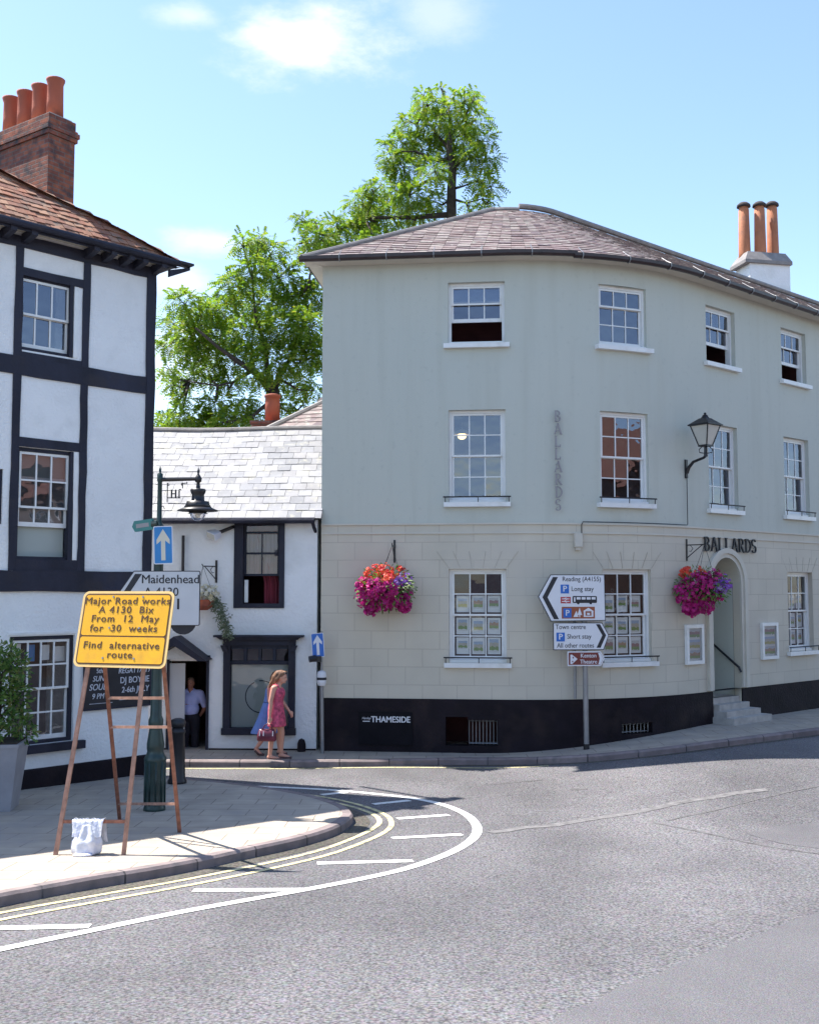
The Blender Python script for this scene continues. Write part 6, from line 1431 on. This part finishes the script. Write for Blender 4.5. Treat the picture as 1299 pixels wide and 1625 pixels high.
# man standing in the cottage doorway, facing the street
pm_ = P(301, 1180, 21.4); T = Matrix.Translation((pm_.x, pm_.y, -.21)) @ Matrix.Rotation(R(-90-4), 4, 'Z') @ Matrix.Scale(.99, 4)
hd, qm = head((.0, 0, 1.56), 1.0, 0, R(4))
parts = hd + [('t', [(.0, -.095, .86), (.01, -.10, .48), (.0, -.105, .09)], [.105, .068, .042]), ('t', [(-.03, -.105, .05), (.05, -.11, .05), (.17, -.12, .03)], [.04, .042, .03]), ('t', [(.0, .095, .86), (.01, .10, .48), (.0, .105, .09)], [.105, .068, .042]), ('t', [(-.03, .105, .05), (.05, .11, .05), (.17, .12, .03)], [.04, .042, .03]),
  ('e', (0, 0, .93), (.135, .17, .13)), ('e', (.02, 0, 1.08), (.145, .175, .16)), ('e', (.0, 0, 1.25), (.13, .185, .16)), ('t', [(-.01, -.17, 1.37), (-.01, .17, 1.37)], [.065, .065]), ('t', [(-.01, 0, 1.35), (0, 0, 1.45), (0, 0, 1.50)], [.07, .058, .055]),
  ('t', [(-.01, -.21, 1.36), (-.06, -.275, 1.10), (-.05, -.28, 1.07), (.06, -.20, .90)], [.06, .048, .044, .03]), ('t', [(-.01, .21, 1.36), (-.06, .275, 1.10), (-.05, .28, 1.07), (-.10, .18, .92)], [.06, .048, .044, .03])] + hand((.06, -.20, .90), (.5, .4, -.7), (.5, 0, .5), 1, .6) + hand((-.10, .18, .92), (-.2, -.6, -.5), (0, 0, 1), 1, .6)
mn = body('person', parts, M['skin_b'], None, T, .014, 5, Vector((pm_.x, pm_.y, -.21))); tag(mn, 'man in a lilac open-necked shirt and dark trousers standing in the cottage doorway', 'person')
body('shirt', [('e', (.02, 0, 1.06), (.158, .19, .16)), ('e', (.0, 0, 1.24), (.145, .20, .165)), ('t', [(-.01, -.18, 1.37), (-.01, .18, 1.37)], [.076, .076]), ('t', [(-.01, -.21, 1.355), (-.055, -.27, 1.13)], [.076, .066]), ('t', [(-.01, .21, 1.355), (-.055, .27, 1.13)], [.076, .066]), ('t', [(-.02, -.06, 1.44), (-.03, 0, 1.46), (-.02, .06, 1.44)], [.03, .034, .03])], M['shirt'], mn, T, .014, 4)
body('trousers', [('e', (0, 0, .92), (.148, .183, .12)), ('t', [(.0, -.095, .86), (.01, -.10, .48), (.0, -.105, .07)], [.118, .086, .07]), ('t', [(.0, .095, .86), (.01, .10, .48), (.0, .105, .07)], [.118, .086, .07])], M['trousers'], mn, T, .014, 4)
body('hair', [('e', qm(-.02, 0, .055), (.09, .08, .075)), ('e', qm(.02, 0, .10), (.06, .062, .03))], M['hair_b'], mn, T, .012, 4); face_bits(qm, mn, 1, T)
mb = MB(T)
for y in (-.11, .11): mb.tube([(-.05, y*.95, .045), (.06, y, .045), (.19, y*1.1, .03)], [.048, .048, .036], 9)
mb.build('shoes', M['sandal'], mn, True)

# ================================================================== trees behind the roofs
def tree(name, lab, D, clumps, trunk, branches, mat, dens, leaf, seed, droop=.5, thick=.6, sprig=True):
    rnd = np.random.RandomState(seed); V = []; Fc = []
    base = P(trunk[0][0], trunk[0][1], D); root = Vector((base.x, base.y, 0)); tr = thing(name, root, lab, 'tree')
    mb = MB(); pts = [root] + [P(a, b, D) for a, b, _ in trunk]; mb.tube(pts, [trunk[0][2]*1.2] + [r_ for _, _, r_ in trunk], 9); mb.build('trunk', M['bark'], tr, True)
    mb = MB()
    for br in branches:
        dd = rnd.uniform(-1.5, 1.5); q = [P(a, b, D+dd*i/(max(1, len(br)-1))) for i, (a, b, _) in enumerate(br)]; mb.tube(q, [r_ for _, _, r_ in br], 6)
    U_ = D/F; cen = []
    for (px, py, rp) in clumps:
        c_ = P(px, py, D + rnd.uniform(-1, 1)*thick*2.2); cen.append((c_, rp*U_*(.92 if sprig else 1)))
    allb = [p for br in branches for p in br] + list(trunk)
    for (c_, rr), (px, py, rp) in zip(cen, clumps):       # a twig from the nearest limb into each clump
        a, b, _ = min(allb, key=lambda p: (p[0]-px)**2+(p[1]-py)**2); s_ = P(a, b, D); m_ = s_.lerp(c_, .55)+Vector((0, 0, -.15)); mb.tube([s_, m_, c_], [.05, .03, .012], 5)
        for _ in range(5):
            e_ = c_+Vector(rnd.normal(0, .5, 3))*rr; mb.tube([c_.lerp(m_, .2), c_.lerp(e_, .6), e_], [.018, .012, .005], 4)
    mb.build('branches', M['bark'], tr, True)
    nv = 0
    for (c_, rr) in cen:
        nsp = int(dens*rr*rr)
        d = rnd.normal(0, 1, (nsp, 3)); d /= np.linalg.norm(d, axis=1)[:, None]; rad = rr*rnd.uniform(.25, 1.12, nsp)**.7
        pos = np.array(c_)+d*rad[:, None]*np.array([1.12, 1.0, .78]); 
        dirs = d*.8+rnd.normal(0, .45, (nsp, 3)); dirs[:, 2] -= droop*rnd.uniform(.2, 1.2, nsp); dirs /= np.linalg.norm(dirs, axis=1)[:, None]
        L = leaf*rnd.uniform(.7, 1.4, nsp)
        if not sprig:
            for i in range(nsp):
                a = Vector(dirs[i]); o_ = a.orthogonal().normalized(); o_ = Matrix.Rotation(rnd.uniform(0, 6.28), 3, a) @ o_; p = Vector(pos[i]); s_ = L[i]
                V += [p, p+a*s_*.5+o_*s_*.3, p+a*s_, p+a*s_*.5-o_*s_*.3]; Fc.append((nv, nv+1, nv+2, nv+3)); nv += 4
            continue
        for i in range(nsp):
            a = Vector(dirs[i]); side = a.cross(Vector((0, 0, 1))); side = side.normalized() if side.length > .05 else Vector((1, 0, 0)); side = Matrix.Rotation(rnd.uniform(-.9, .9), 3, a) @ side; up_ = side.cross(a); p = Vector(pos[i]); s_ = L[i]
            for j in range(6):              # pinnate leaf: paired leaflets along an arching stalk, one connected piece
                t_ = (j+.5)/6; q = p+a*s_*t_-Vector((0, 0, 1))*s_*.35*t_*t_; lw = s_*.25*(1-.45*abs(t_-.45)); ln_ = s_*.085
                V += [q-a*ln_, q+side*lw+a*ln_*.6-Vector((0, 0, lw*.3)), q+a*ln_*.8, q-side*lw+a*ln_*.6-Vector((0, 0, lw*.3))]; Fc.append((nv, nv+1, nv+2, nv+3)); nv += 4
    V = np.array([tuple(v_) for v_ in V]); c_ = V.mean(0); V = V-c_; Fc = np.array(Fc, dtype=np.int32)
    me = bpy.data.meshes.new('crown'); me.vertices.add(len(V)); me.vertices.foreach_set('co', V.astype(np.float32).ravel()); me.loops.add(Fc.size); me.loops.foreach_set('vertex_index', Fc.ravel()); me.polygons.add(len(Fc)); me.polygons.foreach_set('loop_start', np.arange(0, Fc.size, 4, dtype=np.int32)); me.polygons.foreach_set('loop_total', np.full(len(Fc), 4, dtype=np.int32)); me.update(); me.validate()
    me.materials.append(M[mat]); link(me, 'crown', Vector(c_), tr); return tr
T1 = [(292, 478, 26), (320, 500, 30), (275, 515, 22), (300, 535, 28), (345, 490, 32), (372, 455, 30), (350, 530, 34), (400, 430, 30), (385, 385, 20), (412, 378, 16), (430, 400, 28), (445, 440, 36), (410, 480, 38), (470, 470, 34), (400, 530, 40), (450, 520, 44), (500, 470, 30), (490, 520, 36), (370, 570, 30), (330, 585, 26), (300, 600, 22), (275, 610, 17), (268, 585, 14), (290, 630, 14), (430, 575, 34), (480, 570, 32), (505, 560, 26), (340, 640, 26), (370, 672, 32), (410, 672, 28), (330, 680, 30), (262, 668, 20), (285, 660, 22), (312, 664, 24), (345, 668, 24), (375, 652, 20), (268, 690, 22), (315, 695, 22), (450, 640, 22), (470, 605, 26), (500, 620, 18), (390, 640, 20), (300, 690, 20), (475, 650, 20), (495, 400, 24), (270, 545, 20), (300, 560, 22), (320, 545, 24), (360, 610, 20), (400, 600, 20)]
tree('locust_tree', 'spreading bright green tree behind the white cottage roof', 33, T1, [(432, 640, .24), (432, 615, .2)], [[(432, 622, .16), (410, 595, .11), (375, 572, .09), (345, 550, .06), (310, 520, .04)], [(432, 618, .14), (424, 590, .09), (422, 555, .07), (405, 500, .05), (400, 440, .03)], [(434, 620, .14), (442, 600, .10), (460, 570, .07), (480, 520, .05), (490, 450, .03)], [(400, 588, .07), (370, 606, .04), (345, 612, .03), (300, 605, .02)], [(432, 635, .08), (400, 660, .05), (350, 672, .03)]], 'leaf_l', 690, .30, 21)
T2 = [(482, 350, 18), (500, 352, 14), (505, 375, 24), (535, 360, 22), (520, 400, 26), (560, 360, 28), (575, 320, 24), (595, 300, 20), (585, 340, 26), (610, 345, 30), (625, 300, 26), (650, 310, 32), (665, 340, 28), (690, 320, 22), (620, 250, 22), (615, 225, 12), (640, 265, 26), (640, 225, 22), (655, 195, 24), (680, 165, 22), (672, 150, 12), (700, 140, 10), (690, 200, 30), (670, 235, 30), (710, 180, 26), (735, 160, 20), (752, 150, 14), (725, 215, 30), (755, 190, 22), (765, 220, 22), (745, 250, 26), (772, 255, 20), (760, 285, 20), (780, 295, 14), (775, 318, 16), (745, 325, 14), (690, 270, 22), (715, 245, 20), (545, 405, 26), (600, 385, 30), (480, 385, 12)]
tree('locust_tree', 'tall airy tree rising above the slate roof of the curved building', 34, T2, [(716, 345, .17), (716, 300, .15), (718, 265, .13), (712, 235, .10), (715, 205, .06), (712, 170, .03)], [[(717, 290, .08), (700, 280, .06), (680, 285, .04), (650, 300, .03)], [(717, 268, .08), (730, 255, .06), (750, 250, .04), (770, 245, .02)], [(714, 250, .07), (695, 255, .05), (660, 240, .03), (630, 240, .02)], [(712, 235, .06), (690, 210, .04), (670, 180, .02)], [(714, 215, .05), (735, 190, .03), (750, 160, .02)], [(717, 300, .05), (735, 295, .03), (760, 285, .02)], [(716, 315, .05), (740, 322, .03), (765, 315, .02)], [(716, 340, .10), (650, 345, .07), (580, 345, .05), (520, 375, .03)]], 'leaf_l', 680, .29, 22)
T3 = [(258, 676, 16), (275, 680, 18), (250, 690, 18), (285, 695, 16), (265, 700, 22), (235, 690, 20), (300, 700, 18), (240, 672, 12)]
tree('garden_tree', 'small dull green rounded tree far off at the left end of the cottage ridge', 48, T3, [(262, 720, .2), (262, 695, .12)], [[(262, 705, .08), (250, 690, .04)], [(262, 705, .08), (280, 688, .04)]], 'leaf_d', 420, .20, 23, sprig=False)

# ================================================================== brick house across the street, seen only mirrored in the window panes
OP = Path([(27.0, 16.0), (11.5, 2.5)])
hs = thing('brick_house', (19, 9, 0), 'red brick house across the street, mirrored in the right-hand windows', 'building')
oh = [(1.2+2.6*i, 2.3+2.6*i, z, z+1.7) for i in range(7) for z in (1.4, 4.6)]
mb = MB(); wall(mb, OP, 0, OP.L[-1], -.2, 7.4, oh, reveal=.12, ds=4); e0, e1 = OP.pt(0, -7), OP.pt(OP.L[-1], -7)
for a, b in ((OP.pt(OP.L[-1]), e1), (e1, e0), (e0, OP.pt(0))): mb.quad(a+Vector((0, 0, -.2)), b+Vector((0, 0, -.2)), b+Vector((0, 0, 7.4)), a+Vector((0, 0, 7.4)), [(0, 0), (3, 0), (3, 7), (0, 7)])
mb.build('wall', M['brick_dull'], hs)
for a, b, c_, d_ in oh:
    mb = MB(OP.frame((a+b)/2, c_)); w_ = (b-a)/2
    for q in ((-w_, -w_+.08, 0, 1.7), (w_-.08, w_, 0, 1.7), (-w_+.08, w_-.08, 0, .08), (-w_+.08, w_-.08, 1.62, 1.7), (-w_+.08, w_-.08, .82, .88), (-.02, .02, .08, .82), (-.02, .02, .88, 1.62)): mb.box(q[0], q[1], .06, .1, q[2], q[3])
    win = mb.build('window', M['white_gloss'], hs); mb = MB(OP.frame((a+b)/2, c_)); mb.quad((-w_, .09, 0), (w_, .09, 0), (w_, .09, 1.7), (-w_, .09, 1.7)); mb.build('pane', M['sign_black'], win)
mb = MB(); mb.quad(OP.pt(-.3, .4, 7.3), OP.pt(OP.L[-1]+.3, .4, 7.3), OP.pt(OP.L[-1]+.3, -3.5, 10), OP.pt(-.3, -3.5, 10)); mb.quad(OP.pt(-.3, -3.5, 10), OP.pt(OP.L[-1]+.3, -3.5, 10), OP.pt(OP.L[-1]+.3, -7.3, 7.3), OP.pt(-.3, -7.3, 7.3)); mb.build('roof', M['tile'], hs)
